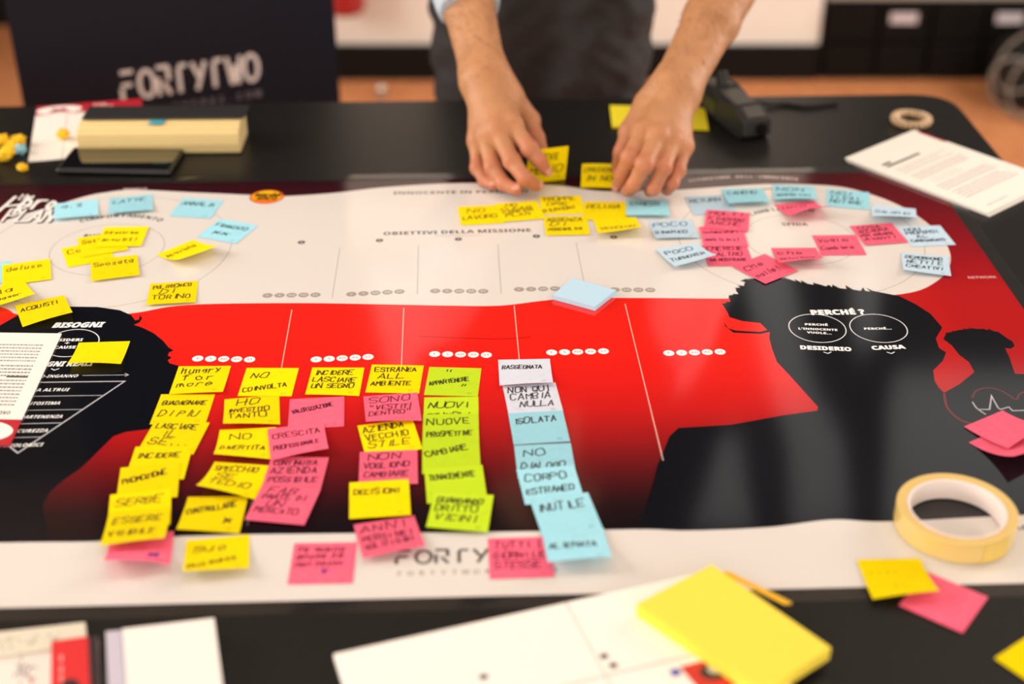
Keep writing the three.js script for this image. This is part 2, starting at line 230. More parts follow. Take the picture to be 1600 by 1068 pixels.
  across(g, 'OBIETTIVI DELLA MISSIONE', -141.4,-247.3, 32.4,-250.1, 15); across(g, 'INNOCENTE IN PERICOLO', -133.4,-358.8, 33.7,-358.3, 14);
  g.strokeStyle = '#8a807c'; g.lineWidth = 0.6; ink(g, [[-80.4,-242.6], [-26.8,-242.3]], false); g.stroke();
  arcWords(g, 'COMPORTAMENTO', -453.9,-223.6, 83, 0.6, 11.5, { step: 0.67, wide: 0.95 }); words(g, 'RUOLO', -471.8,-253.6, 11, { wide: 0.9 });
  arcWords(g, 'CAMBIAMENTO', 341.3,-218.9, 77, -6, 11, { step: 0.67, wide: 0.95 }); across(g, 'SFIDA', 327.6,-254.6, 358.5,-253.4, 14); across(g, 'VERSO', 322.3,-355.2, 340.1,-356.5, 8);
  g.fillStyle = '#e9d9d4'; arcWords(g, "SITUAZIONE DELL'INNOCENTE", 305,-178.3, 214, 0, 9, { step: 0.62, wide: 0.85 }); across(g, 'NEMICO', -468.1,-384.2, -438.3,-385, 8);
  words(g, 'NETWORK', 521.5,-116.9, 7, { wide: 1, weight: '' });
  g.fillStyle = '#ffffff';
  across(g, 'BISOGNI', -475,-45.8, -423,-45.2, 18, { lean: -0.2, fat: 0.08 });
  g.strokeStyle = '#ffffff'; g.lineWidth = 1.2; { const [x, y] = [-446.7,-13.7]; g.beginPath(); g.ellipse(x, y, 27, 27, 0, 0, 7); g.stroke(); }
  across(g, 'DESIDERI', -470.9,-17.8, -436.6,-17.2, 9.5, { fat: 0.04 }); words(g, '+', -451.1,-10.1, 8); across(g, 'CAUSE', -462.2,-3, -440.4,-2.8, 9.5, { fat: 0.04 });
  across(g, 'BISOGNI REALI', -484.1,31.1, -417,31.8, 16, { lean: -0.2, fat: 0.07 }); across(g, 'AUTO-INGANNO', -475.2,51.6, -426.2,52.2, 9.5, { lean: -0.2 });
  g.strokeStyle = '#c9c9cc'; g.lineWidth = 1; ink(g, [[-421.9,49.4], [-378.3,49.9]], false); g.stroke(); ink(g, [[-381.4,46.8], [-377.1,49.9], [-380.2,52.7]], false); g.stroke();
  ink(g, [[-566.5,59.3], [-378.5,61.5], [-450.8,179.2], [-522.3,105.8]], false); g.lineWidth = 1.6; g.stroke(); g.lineWidth = 1;
  for (const [a, b, c, d] of [[-528.5,84.5, -395,86.1], [-521.3,109.1, -409.1,109.9], [-502.8,132.2, -423.1,132], [-484.9,154.7, -436.4,154.4]]) { ink(g, [[a, b], [c, d]], false); g.stroke(); }
  across(g, 'STIMA ALTRUI', -477.4,76.3, -429.2,76.9, 9.5, { lean: -0.2 }); across(g, 'AUTOSTIMA', -466.5,100.1, -432.2,100.3, 9.5, { lean: -0.2 }); across(g, 'APPARTENENZA', -471.3,122.8, -424.5,123.4, 9.5, { lean: -0.2 }); across(g, 'SICUREZZA', -466.9,146.1, -432.5,146.3, 9.5, { lean: -0.2 }); across(g, 'FISIOLOGICI', -470.5,169.4, -431.7,168.9, 9.5, { lean: -0.2 });
  across(g, 'PERCHÉ ?', 315.6,-43.5, 373,-42.8, 18, { fat: 0.08 });
  g.lineWidth = 1.1; for (const [x, y] of [[316.1,-15.5], [379.2,-13.1]]) { g.strokeStyle = '#fff'; g.beginPath(); g.ellipse(x, y, 29, 29, 0, 0, 7); g.stroke(); }
  across(g, 'PERCHÉ', 304.2,-21.8, 328.4,-19.6, 7.2, { fat: 0.04 }); across(g, "L'INNOCENTE", 295.8,-13.6, 335.9,-8.8, 7.2, { fat: 0.04 }); across(g, 'VUOLE...', 303.3,-5.5, 328.3,-2, 7.2, { fat: 0.04 }); across(g, 'PERCHÉ...', 363.5,-10.4, 392.7,-10, 7.2, { fat: 0.04 });
  across(g, 'DESIDERIO', 289.4,25.8, 340.7,31.5, 13, { fat: 0.08 }); across(g, 'CAUSA', 361.9,29.7, 396.1,28.5, 13, { fat: 0.08 });
  g.lineWidth = 1.3; for (const [x, y] of [[315.7,33], [379.2,35.4], [-451.6,36.5]]) { ink(g, [[x - 4, y - 1], [x, y + 2], [x + 4, y - 1]], false); g.stroke(); }
  // orange badge
  { const [x, y] = [-287.6,-357.1]; const b = g.createLinearGradient(0, y - 20, 0, y + 20); b.addColorStop(0, '#ffd21c'); b.addColorStop(0.5, '#ffb81c'); b.addColorStop(1, '#f0641c'); g.fillStyle = '#c82a1a'; g.beginPath(); g.ellipse(x, y, 21, 20, 0, 0, 7); g.fill(); g.fillStyle = b; g.beginPath(); g.ellipse(x, y, 19, 18, 0, 0, 7); g.fill(); g.strokeStyle = '#3a1a10'; g.lineWidth = 2; pen(g, 'INSEGNA', x - 16, y - 1, 8, { wide: 0.7 }); pen(g, 'ARCO', x - 12, y + 9, 8, { wide: 0.9 }); }
  // brush lettering of the plan's title
  for (const [c, dx, dy, lw] of [['#14110f', 2.2, 2.6, 5.5], ['#f6f3ee', 0, 0, 4.6]]) {
    g.save(); g.strokeStyle = c; g.lineCap = 'round'; g.lineJoin = 'round'; g.translate(dx, dy); seed = 9;
    g.lineWidth = lw * 0.45; pen(g, 'the', -590.6,-360.8, 15, { lean: 0.3, wide: 0.5 });
    g.lineWidth = lw; pen(g, 'H', -604.8,-321.7, 44, { lean: 0.3, wide: 0.6 }); pen(g, 'ero', -584.3,-333.4, 34, { lean: 0.25, wide: 0.52 });
    g.lineWidth = lw * 0.8; pen(g, 'PLAN', -594,-298.6, 34, { lean: 0.2, wide: 0.55 }); g.restore();
  }
  // the maker's wordmark on the bottom strip
  wordmark(g, -106,346.7, 125, 17, '#4a4442');
  g.fillStyle = '#6d6663'; { const [x, y] = [-106.1,360.9]; [...'FORTYTWORKS.COM'].forEach((ch, i) => words(g, ch, x + 3 + i * 8.8, y, 7.5, { wide: 1, weight: '' })); }
  g.fillStyle = '#3a3533'; words(g, 'AG', 413.1,322.1, 9);
}
{
  const t = thing('poster', 'laminated printed workshop poster in red, white and black, taped flat on table', 'poster', [ORIGIN[0], TOP, ORIGIN[1]], YAW);
  const H = 2048, half = (PX1 - PX0) / 2, k = H / (PV1 - PV0), W = Math.round(half * k);
  const maps = [0, 1].map((i) => canvas(W, H, (g) => { seed = 5; g.setTransform(k, 0, 0, k, -(PX0 + i * half) * k, -PV0 * k); drawPoster(g); }));
  const nx = 90, nz = 90, pos = [], uv = [], idx = [];
  const wave = (x, z) => 0.00055 + 0.00016 * noise.noise(x * 7, z * 3.2, 3) + 0.00006 * noise.noise(x * 16, z * 5, 8);
  for (const i of [0, 1]) {
    const b = pos.length / 3;
    for (let r = 0; r <= nz; r++) for (let c = 0; c <= nx; c++) { const x = (PX0 + (i + c / nx) * half) / 1000, z = (PV0 + (PV1 - PV0) * r / nz) / 1000; pos.push(x, wave(x, z), z); uv.push(c / nx, 1 - r / nz); }
    for (let r = 0; r < nz; r++) for (let c = 0; c < nx; c++) { const a = b + r * (nx + 1) + c; idx.push(a, a + nx + 1, a + 1, a + 1, a + nx + 1, a + nx + 2); }
  }
  const g = new THREE.BufferGeometry(); g.setAttribute('position', new THREE.Float32BufferAttribute(pos, 3)); g.setAttribute('uv', new THREE.Float32BufferAttribute(uv, 2)); g.setIndex(idx); g.computeVertexNormals();
  g.addGroup(0, nx * nz * 6, 0); g.addGroup(nx * nz * 6, nx * nz * 6, 1);
  part(t, 'print', g, maps.map((map) => phys(0xffffff, 0.5, { map, specularIntensity: 0, clearcoat: 1, clearcoatRoughness: 0.09 })));
  // clear lamination reaching past the print
  const m = 0.016, [x0, x1, z0, z1] = [PX0 / 1000, PX1 / 1000, PV0 / 1000, PV1 / 1000], rim = [];
  for (const [a, b, c, d] of [[x0 - m, x1 + m, z1, z1 + m], [x0 - m, x1 + m, z0 - m, z0], [x1, x1 + m, z0, z1], [x0 - m, x0, z0, z1]]) {
    const p = new THREE.PlaneGeometry(b - a, d - c, Math.ceil((b - a) / 0.012), Math.ceil((d - c) / 0.012)).rotateX(-Math.PI / 2).translate((a + b) / 2, 0, (c + d) / 2), q = p.attributes.position;
    for (let i = 0; i < q.count; i++) q.setY(i, 0.0016 + 0.0012 * noise.noise(q.getX(i) * 26, q.getZ(i) * 26, 5)); p.computeVertexNormals(); rim.push(p);
  }
  part(t, 'clear_border', mergeGeometries(rim), phys(0xffffff, 0.08, { transmission: 1, thickness: 0, ior: 1.5 }), 'clear wavy film edge');
}

// ---------- the sticky notes ----------
const PAPER_TONE = { yellow: [255, 228, 6], blue: [164, 226, 244], sky: [194, 222, 242], pink: [255, 108, 138], lime: [196, 228, 40], lavender: [214, 220, 236] };
const GROUPS = { yellow: 'yellow sticky notes', blue: 'pale blue sticky notes', sky: 'grey blue sticky notes', pink: 'pink sticky notes', lime: 'lime green sticky notes', lavender: 'lavender sticky notes' };
// colour, centre x z, turn, lift of the free edge's left and right corner in mm, height of the glued edge in mm, writing, label
const NOTES = [
  ['blue', -0.5235, -1.5494, 0.251, 3.6, 2.7, 0.9, "9.3", "pale blue sticky note reading 9.3 beside the brush-lettered logo"],
  ['blue', -0.4612, -1.5642, 0.228, 3.4, 2.7, 0.9, "LATTE", "pale blue sticky note reading latte above the word comportamento"],
  ['blue', -0.38, -1.5555, -0.141, 0.2, 0.3, 0.9, "ANNALIA", "pale blue slanted sticky note inside the large ring by the orange badge"],
  ['blue', -0.3319, -1.4934, -0.354, 0.3, 0.3, 0.9, "FIDANZATO|##", "pale blue tilted sticky note reading fidanzato on the ring edge"],
  ['yellow', -0.4808, -1.4358, 0.414, 0.3, 0.3, 0.9, "Co...", "yellow sticky note lowest of three overlapped in the small ring"],
  ['yellow', -0.4697, -1.4588, 0.365, 0.3, 0.3, 1.5, "Sotto...", "yellow sticky note in the middle of three overlapped notes, small ring"],
  ['yellow', -0.4509, -1.4768, 0.043, 0.3, 0.3, 2.1, "Direttrice|Acquisti", "yellow sticky note reading direttrice acquisti, topmost of three overlapped notes"],
  ['yellow', -0.4411, -1.3986, 0.271, 0.3, 0.3, 2.7, "Sposata", "yellow sticky note reading sposata"],
  ['yellow', -0.3666, -1.435, 0.825, 12, 10, 0.9, "Acquista", "yellow sticky note with curled lifted corner inside the large ring"],
  ['blue', -0.5778, -1.386, 0.352, 0.3, 0.3, 0.9, ".", "pale blue sticky note half under the yellow note reading deluso"],
  ['yellow', -0.5367, -1.3903, 0.301, 0.3, 0.3, 1.5, "deluso", "yellow sticky note reading deluso"],
  ['yellow', -0.5421, -1.3344, 0.526, 4, 7.7, 2.1, "  la|manager", "yellow sticky note reading la manager between deluso and acquisti"],
  ['yellow', -0.4922, -1.3013, 0.445, 0.3, 5, 2.7, "ACQUISTI", "yellow sticky note reading acquisti at the top of the left silhouette"],
  ['yellow', -0.3654, -1.3426, 0.134, 2, 1.6, 0.9, "POLITECNICO|DI|TORINO", "yellow sticky note reading politecnico di torino"],
  ['yellow', -0.4123, -1.215, 0.061, 6.7, 4.2, 0.9, "", "blank yellow sticky note curling up from the left silhouette"],
  ['yellow', -0.3027, -1.1683, 0.02, 0.3, 2.5, 0.9, "hungry|for|more", "yellow sticky note reading hungry for more"],
  ['yellow', -0.3096, -1.1171, 0.004, 0.3, 0.3, 0.9, "GUADAGNARE|DI PIU", "yellow sticky note reading guadagnare di piu"],
  ['yellow', -0.3083, -1.0708, -0.106, 0.3, 0.3, 1.5, "LASCIARE|IL|SE...", "yellow sticky note reading lasciare il se, under guadagnare di piu"],
  ['yellow', -0.313, -1.0291, 0.036, 0.3, 0.3, 2.1, "INCIDERE", "yellow sticky note reading incidere, single word, in the leftmost column"],
  ['yellow', -0.3158, -0.9994, 0.153, 0.3, 0.4, 2.7, "/PROMOZIONE", "yellow sticky note with one word written diagonally, leftmost column"],
  ['yellow', -0.3145, -0.96, 0.184, 0.3, 0.3, 3.3, "SERBE", "yellow sticky note mostly covered by essere visibile note"],
  ['yellow', -0.3109, -0.9329, 0.114, 5, 7.9, 3.9, "ESSERE|VISIBILE", "yellow sticky note reading essere visibile with bowed lower edge"],
  ['pink', -0.3021, -0.9045, 0.158, 15, 6.2, 0.9, "||    #", "pink sticky note curling up below the essere visibile note"],
  ['yellow', -0.2359, -1.1648, -0.007, 0.3, 0.3, 0.9, "NO|/COINVOLTA", "yellow sticky note reading no coinvolta"],
  ['yellow', -0.244, -1.1125, 0.156, 6.3, 0.3, 0.9, "HO|INVESTITO|TANTO", "yellow sticky note reading ho investito tanto"],
  ['yellow', -0.241, -1.0592, 0.084, 8.5, 0.2, 0.9, "NO|DIVERTITA", "yellow sticky note reading no divertita"],
  ['pink', -0.1832, -1.1109, 0.096, 0.3, 0.3, 0.9, "/VALORIZZAZIONE", "pink sticky note with one word on the diagonal"],
  ['pink', -0.1944, -1.0625, 0.207, 0.3, 5.7, 2.1, "CRESCITA|PROFESSIONALE", "pink sticky note reading crescita professionale"],
  ['yellow', -0.2421, -1.0041, -0.118, 10.7, 1, 0.9, "SPECCHIO|SE|TEDIO", "yellow tilted sticky note beside the continuita note"],
  ['pink', -0.1902, -1.0136, -0.04, 0.3, 0.3, 1.5, "CONTINUITA|AZIENDA|POSSIBILE", "pink sticky note reading continuita azienda possibile"],
  ['pink', -0.1944, -0.9681, -0.155, 0.3, 0.8, 2.7, "FAR|PARTE DI|UN|MERCATO", "pink sticky note reading far parte di un mercato"],
  ['yellow', -0.252, -0.9555, 0.018, 5.4, 0.4, 0.9, "/CONTROLLARE|      #", "yellow sticky note with diagonal word, above the white strip"],
  ['yellow', -0.2386, -0.9, 0.16, 9.1, 6.4, 0.9, "Suo|/Business", "yellow sticky note on the white strip with lower edge curled"],
  ['pink', -0.1522, -0.893, 0.027, 0.3, 0.3, 0.9, "Fa quello|anche se|non posso|   v", "pink sticky note with a blue tick on the white strip"],
  ['yellow', -0.1714, -1.1655, -0.008, 1.7, 0.2, 0.9, "INCIDERE|LASCIARE|UN SEGNO", "yellow sticky note reading incidere lasciare un segno"],
  ['yellow', -0.1138, -1.1704, -0.036, 0.3, 0.3, 0.9, "ESTRANEA|ALL|AMBIENTE", "yellow sticky note reading estranea all ambiente"],
  ['pink', -0.1126, -1.1161, 0.142, 5.3, 1.6, 1.5, "SONO|\"VESTITI|DENTRO\"", "pink sticky note reading sono vestiti dentro"],
  ['yellow', -0.1117, -1.0697, 0.239, 0.3, 0.3, 1.5, "AZIENDA|VECCHIO|STILE", "yellow tilted sticky note reading azienda vecchio stile"],
  ['pink', -0.1091, -1.0218, 0.068, 0.3, 0.3, 2.1, "NON|VOGLIONO|CAMBIARE", "pink sticky note reading non vogliono cambiare"],
  ['yellow', -0.1132, -0.9759, 0.098, 0.2, 0.6, 2.7, "DECISIONI", "yellow sticky note with one faint word below non vogliono cambiare"],
  ['pink', -0.101, -0.9238, 0.249, 4.8, 7.3, 0.9, "ANNI|PERSI NEI|SOLITI GIRI", "pink tilted sticky note overlapping the printed logo on the white strip"],
  ['lime', -0.0571, -1.1654, -0.049, 0.3, 0.2, 0.9, "\"|/APPARTENERE|     \"", "lime green sticky note reading appartenere"],
  ['lime', -0.0571, -1.1122, 0.028, 0.3, 0.3, 0.9, "NUOVI|STIMOLI", "lime green sticky note reading nuovi stimoli"],
  ['lime', -0.0563, -1.0824, 0.04, 0.3, 0.3, 1.5, "NUOVE|PROSPETTIVE", "lime green sticky note reading nuove prospettive"],
  ['lime', -0.0544, -1.039, 0.053, 0.3, 0.3, 2.1, "/CAMBIARE|", "lime green sticky note reading cambiare"],
  ['lime', -0.0492, -0.9969, 0.102, 0.3, 0.3, 2.7, "TENACEMENTE|", "lime green sticky note between cambiare and the lowest lime note"],
  ['lime', -0.0435, -0.9569, -0.086, 2.2, 0.5, 3.3, "GUARDANDO|DRITTO|VICINI", "lime green sticky note lowest of the green column"],
  ['lavender', 0.0129, -1.1812, 0.039, 2.4, 4.5, 0.9, "RASSEGNATA|", "pale lavender sticky note reading rassegnata"],
  ['lavender', 0.0195, -1.1352, 0.116, 0.3, 0.3, 0.9, "NON QUI|CAMBIA|  NULLA", "pale lavender sticky note reading non qui cambia nulla"],
  ['blue', 0.0246, -1.0858, 0.101, 0.3, 0.3, 1.5, "ISOLATA|", "pale blue sticky note reading isolata"],
  ['blue', 0.0292, -1.0343, 0.066, 0.3, 0.3, 0.9, "NO|DIALOGO", "pale blue sticky note reading no dialogo"],
  ['blue', 0.033, -0.9976, 0.142, 0.3, 0.3, 1.5, "CORPO|ESTRANEO", "pale blue sticky note reading corpo estraneo"],
  ['blue', 0.0453, -0.9553, 0.199, 0.3, 0.3, 2.1, "INUTILE|", "pale blue sticky note reading inutile"],
  ['blue', 0.0524, -0.9081, 0.078, 8.4, 10.5, 2.7, "|ALIENATA|", "pale blue sticky note reading alienata at the foot of its column"],
  ['pink', 0.0069, -0.8998, 0.049, 0.3, 0.3, 0.9, "TUTTI I|GIORNI LE|STESSE", "pink sticky note tucked under the alienata note"],
  ['yellow', -0.0374, -1.5366, 0.122, 0.3, 0.3, 0.9, "NO|LAVORO", "yellow sticky note reading no lavoro"],
  ['yellow', 0.0092, -1.546, 0.171, 0.3, 0.3, 1.5, "NO|CLEAR|CAREER|PLAN", "yellow sticky note reading no clear career plan"],
  ['yellow', 0.0601, -1.5641, 0.054, 0.3, 0.3, 0.9, "TROPPE|ORE|/RIUNIONI", "yellow sticky note between the plan note and delusa note"],
  ['yellow', 0.112, -1.5466, -0.04, 0.3, 0.3, 1.5, "DELUSA|", "yellow sticky note reading delusa below the right hand"],
  ['yellow', 0.064, -1.507, 0.041, 0.3, 0.3, 1.5, "ASSENZA|DI|POSSIBILITA", "yellow sticky note reading assenza di possibilita"],
  ['yellow', 0.1238, -1.5003, 0.076, 6.2, 12.3, 2.1, "|VECCHIO", "yellow sticky note with curled lower edge under the delusa note"],
  ['blue', 0.1631, -1.5536, -0.055, 3.3, 4.3, 0.9, "STRESS|", "pale blue sticky note reading stress below the right hand"],
  ['sky', 0.2393, -1.5655, 0.128, 0.3, 0.3, 0.9, "RETURN|", "pale grey blue sticky note reading return"],
  ['blue', 0.2859, -1.5851, 0.039, 4, 5.4, 1.5, "CAMBIO|", "cyan sticky note overlapping the return note"],
  ['blue', 0.3471, -1.5951, -0.113, 3.2, 6.7, 0.9, "NON|SEMPRE VIVI", "cyan sticky note at the top of the right ring below the printed arc"],
  ['blue', 0.4101, -1.5805, -0.199, 0.3, 0.3, 0.9, "NOI|TI FAI|NOTARE", "cyan sticky note with three lines beside the curled pink note"],
  ['sky', 0.4556, -1.5344, -0.224, 8.5, 11.7, 0.9, "|SALARIO|", "pale grey blue sticky note standing lifted on the right ring"],
  ['sky', 0.4809, -1.4807, 0.096, 0.3, 0.3, 0.9, "NON|PROPENSI|AL|CAMBIAMENTO", "pale grey blue sticky note reading non propensi al cambiamento"],
  ['sky', 0.4618, -1.4076, -0.194, 4.5, 1.8, 1.5, "DEMORDONO|NETTI E|CREATIVI", "pale grey blue sticky note lowest at the ring right edge"],
  ['pink', 0.4263, -1.4845, 0.153, 0.3, 0.3, 1.5, "COSA|ACCADRA|PER ANDARE|AVANTI", "pink sticky note with four lines beside the propensi note"],
  ['pink', 0.3748, -1.4573, 0.03, 0.3, 0.3, 0.9, "Voglio|Cambiare", "pink sticky note reading voglio cambiare"],
  ['pink', 0.3219, -1.4247, 0.018, 7.2, 12.5, 0.9, "che|delusione", "pink sticky note reading che delusione with lifted corner"],
  ['pink', 0.3484, -1.5462, 0.231, 9.1, 15.2, 0.9, "Uno|", "pink sticky note curled up above the word sfida"],
  ['pink', 0.2546, -1.5191, -0.173, 0.3, 0.3, 2.1, "MOLTI|E GIOVANI|ANCHE", "pink sticky note topmost of three pink notes in a column"],
  ['pink', 0.2449, -1.4783, -0.006, 0.3, 0.3, 1.5, "Collaboratori|ambiziosi", "pink sticky note reading collaboratori ambiziosi"],
  ['pink', 0.244, -1.4313, 0.03, 0.3, 0.3, 0.9, "ENERGIE|E ALTRO|DA MOSTRARE", "pink sticky note lowest of three pink notes in a column"],
  ['sky', 0.1889, -1.497, 0.079, 2.7, 1.4, 0.9, "POCO|DINAMICO", "pale grey blue sticky note reading poco dinamico"],
  ['sky', 0.1962, -1.4276, 0.328, 3.3, 9.1, 2.7, "POCO|TURNOVER", "pale grey blue sticky note reading poco turnover"],
  ['pink', 0.2811, -1.3986, 0.641, 0.3, 0.2, 1.5, "Che|palle!", "pink sticky note reading che palle on the silhouette hair"],
  ['pink', 0.45, -1.054, 0.549, 14, 11.3, 0.9, "", "pink sticky note lying under another pink note by the heart outline"],
  ['pink', 0.4524, -1.0787, 0.555, 6, 11.9, 1.5, "", "blank pink sticky note raised over another by the heart outline"],
  ['pink', 0.3356, -0.8468, -0.651, 0.2, 0.2, 0.9, "", "blank pink sticky note bowed up beside the tape roll"],
  ['yellow', 0.3045, -0.8708, 0.029, 2.9, 9.3, 2.1, "....|....", "yellow sticky note with faint writing overlapping the pink note"],
  ['yellow', 0.3925, -0.7784, -0.93, 0.2, 0.2, 0.9, "", "yellow sticky note at the table edge beyond the pink one"],
];
const CELL = 160, COLS = 12, ROWS = Math.ceil((NOTES.length + 4) / COLS), toned = (c, d) => `rgb(${PAPER_TONE[c].map((v) => Math.round(Math.max(0, Math.min(255, v * (1 + d))))).join(',')})`;
function writeNote(g, i, colour, text) {
  const x0 = (i % COLS) * CELL, y0 = Math.floor(i / COLS) * CELL;
  g.save(); g.beginPath(); g.rect(x0, y0, CELL, CELL); g.clip();
  g.fillStyle = toned(colour, rr(-0.07, 0.02)); g.fillRect(x0, y0, CELL, CELL);
  for (let k = 0; k < 60; k++) { g.fillStyle = `rgba(${rnd() < 0.5 ? '255,255,255' : '90,70,30'},0.025)`; g.beginPath(); g.ellipse(x0 + rnd() * CELL, y0 + rnd() * CELL, rr(4, 22), rr(2, 9), rnd() * 3, 0, 7); g.fill(); }
  const lines = text.split('|'), n = Math.max(lines.length, 2), faint = text.startsWith('....');
  g.strokeStyle = faint ? 'rgba(120,100,20,0.4)' : colour === 'pink' ? 'rgba(70,24,44,0.85)' : 'rgba(44,38,34,0.9)'; g.lineCap = g.lineJoin = 'round'; g.lineWidth = 3.9;
  lines.forEach((line, k) => {
    if (!line.trim()) return;
    const diag = line[0] === '/', t = diag ? line.slice(1) : line; let size = Math.min(31, 92 / n) * rr(0.88, 1.05), wide = Math.min(1.2, 128 / penWidth(t, size));
    if (wide < 0.72) { size *= Math.max(0.7, wide / 0.72); wide = Math.min(1.25, 134 / penWidth(t, size)); }
    g.save(); g.translate(x0 + 12 + (diag ? 0 : rr(0, Math.max(0, 140 - penWidth(t, size, wide)) * 0.4)), y0 + 14 + (k + 0.75) * (116 / n)); g.rotate(diag ? -0.28 : rr(-0.07, 0.02)); if (diag) g.translate(-6, 22);
    if (t.trim() === 'v' || (colour === 'pink' && t.trim() === '#')) { g.strokeStyle = 'rgba(50,40,130,0.9)'; g.lineWidth = 6; }
    pen(g, t, 0, 0, size, { wide, lean: rr(0.05, 0.25) }); g.restore();
  });
  if (text && !faint) { g.lineWidth = 1.6; g.strokeStyle = 'rgba(60,50,40,0.45)'; g.beginPath(); g.ellipse(x0 + 132, y0 + 142, 6, 4, 0, 0.6, 6); g.stroke(); }
  g.restore();
}
seed = 4242;
const HELD = [['yellow', 'RICEVE|MENO'], ['yellow', 'CREDERE|IN NOI']];
const noteMap = canvas(COLS * CELL, ROWS * CELL, (g) => { NOTES.forEach((n, i) => writeNote(g, i, n[0], n[7])); HELD.forEach((h, i) => writeNote(g, NOTES.length + i, ...h)); });
const notePaper = phys(0xffffff, 1, { map: noteMap, transmission: 0.06, thickness: 0, specularIntensity: 0.1 });
const NOTE = 0.0515;   // every note is the same square sheet; only its free edge curls
function noteGrid(N, cell, point) {
  const pos = [], uv = [], idx = [], u0 = (cell % COLS) * CELL, v0 = Math.floor(cell / COLS) * CELL, W = COLS * CELL, H = ROWS * CELL;
  for (let r = 0; r <= N; r++) for (let q = 0; q <= N; q++) { pos.push(...point(q / N, r / N)); uv.push((u0 + 1.5 + q / N * (CELL - 3)) / W, 1 - (v0 + 1.5 + r / N * (CELL - 3)) / H); }
  for (let r = 0; r < N; r++) for (let q = 0; q < N; q++) { const a = r * (N + 1) + q; idx.push(a, a + N + 1, a + 1, a + 1, a + N + 1, a + N + 2); }
  const g = new THREE.BufferGeometry(); g.setAttribute('position', new THREE.Float32BufferAttribute(pos, 3)); g.setAttribute('uv', new THREE.Float32BufferAttribute(uv, 2)); g.setIndex(idx); g.computeVertexNormals(); return g;
}
const curledNote = (cell, liftL, liftR, bow) => noteGrid(10, cell, (u, v) => { const l = (liftL * (1 - u) + liftR * u) / 1000; return [(u - 0.5) * NOTE, l * v * v + bow * Math.sin(Math.PI * u) * v * v, NOTE * (v - 0.5) - (2 / 3) * l * l / NOTE * v ** 3]; });
// a straight-sided sheet from its lower-left corner, the direction along its lower edge and the direction up its face
const uprightNote = (cell, at, along, up, w = NOTE, h = NOTE, bend = 0) => { const a = new THREE.Vector3(...along).normalize(), b = new THREE.Vector3(...up); b.addScaledVector(a, -b.dot(a)).normalize(); const n = a.clone().cross(b); return noteGrid(8, cell, (u, v) => new THREE.Vector3(...at).addScaledVector(a, u * w).addScaledVector(b, (1 - v) * h).addScaledVector(n, bend * Math.sin(Math.PI * u)).toArray()); };
NOTES.forEach(([colour, x, z, turn, liftL, liftR, base, , label], i) => {
  const top = Math.max(liftL, liftR), m = single(colour + '_sticky_note', curledNote(i, liftL, liftR, top > 1 ? rr(-0.1, 0.22) * top / 1000 : 0), notePaper, label, 'sticky note', GROUPS[colour]);
  m.position.set(x, TOP + base / 1000, z); m.rotation.y = turn;
});
single('yellow_sticky_note', uprightNote(NOTES.length, [0.0170, 0.7415, -1.6235], [0.041, 0, -0.0116], [-0.0145, 0.046, 0.0155]), notePaper, 'yellow sticky note pinched upright by the hand with pale blue cuff', 'sticky note', 'yellow sticky notes');
single('yellow_sticky_note', uprightNote(NOTES.length + 1, [0.0849, 0.7425, -1.6112], [0.0513, 0, 0.0038], [0.0054, 0.0095, -0.0488], NOTE, NOTE, 0.0012), notePaper, 'yellow sticky note pinched by the bare-armed hand', 'sticky note', 'yellow sticky notes');

// ---------- pads of notes ----------
function pad(name, label, category, corners, thickness, colour, group) {
  const o = thing(name, label, category, [0, TOP + 0.0009, 0]), q = corners, n = 6;
  const body = std(colour, 0.8);
  for (let i = 0; i < n; i++) { const y0 = thickness * i / n, d = 0.0004, jig = q.map(([x, z]) => [x + rr(-d, d), z + rr(-d, d)]); part(o, 'sheet_block', slab(jig, y0 + (i ? 0.00005 : 0), thickness * (i + 1) / n, 0), body); }
  return o;
}
pad('sticky_note_pad', 'thick pale blue pad of sticky notes on the poster', 'notepad', quadOf([0.0653, -1.3682, 0.1117, -1.341, 0.0875, -1.3042, 0.0433, -1.3298]), 0.0052, 0xb6d9ee);
{ const q = quadOf([0.1568, -0.87, 0.2323, -0.7762, 0.1762, -0.7323, 0.0945, -0.8235]); const o = pad('large_sticky_note_pad', 'thick large lemon yellow pad lying on the white card', 'notepad', q, 0.011, 0xf9e04a); o.position.y = TOP + 0.0075; }
pad('large_sticky_note_pad', 'flat lemon yellow pad on the bare table behind the right hand', 'notepad', quadOf([0.1374, -1.8845, 0.2693, -1.8748, 0.2655, -1.7978, 0.1363, -1.8069]), 0.003, 0xf0dc14);

// ---------- printed papers, booklet, notebooks ----------
function textLines(g, x, y, w, n, step, colour, ragged = 0.25) { g.fillStyle = colour; for (let i = 0; i < n; i++) { let cx = x; const end = x + w * (1 - rnd() * ragged); while (cx < end) { const l = rr(6, 22); g.fillRect(cx, y + i * step, Math.min(l, end - cx), step * 0.36); cx += l + 4; } } }
function emblem(g, cx, cy, rx, ry, c) { g.fillStyle = '#f6f0ea'; g.beginPath(); g.ellipse(cx, cy, rx, ry, 0, 0, 7); g.fill(); g.strokeStyle = c; g.lineWidth = rx * 0.16; g.lineCap = 'round'; for (const [a, b, d, e] of [[-0.25, -0.3, 0.2, 0.2], [0.25, -0.35, -0.2, 0.25], [-0.35, 0.45, 0.35, 0.45], [0.2, 0.1, 0.45, 0.5], [-0.2, 0.1, -0.4, 0.55]]) { g.beginPath(); g.moveTo(cx + a * rx, cy + b * ry); g.lineTo(cx + d * rx, cy + e * ry); g.stroke(); } }
seed = 31;
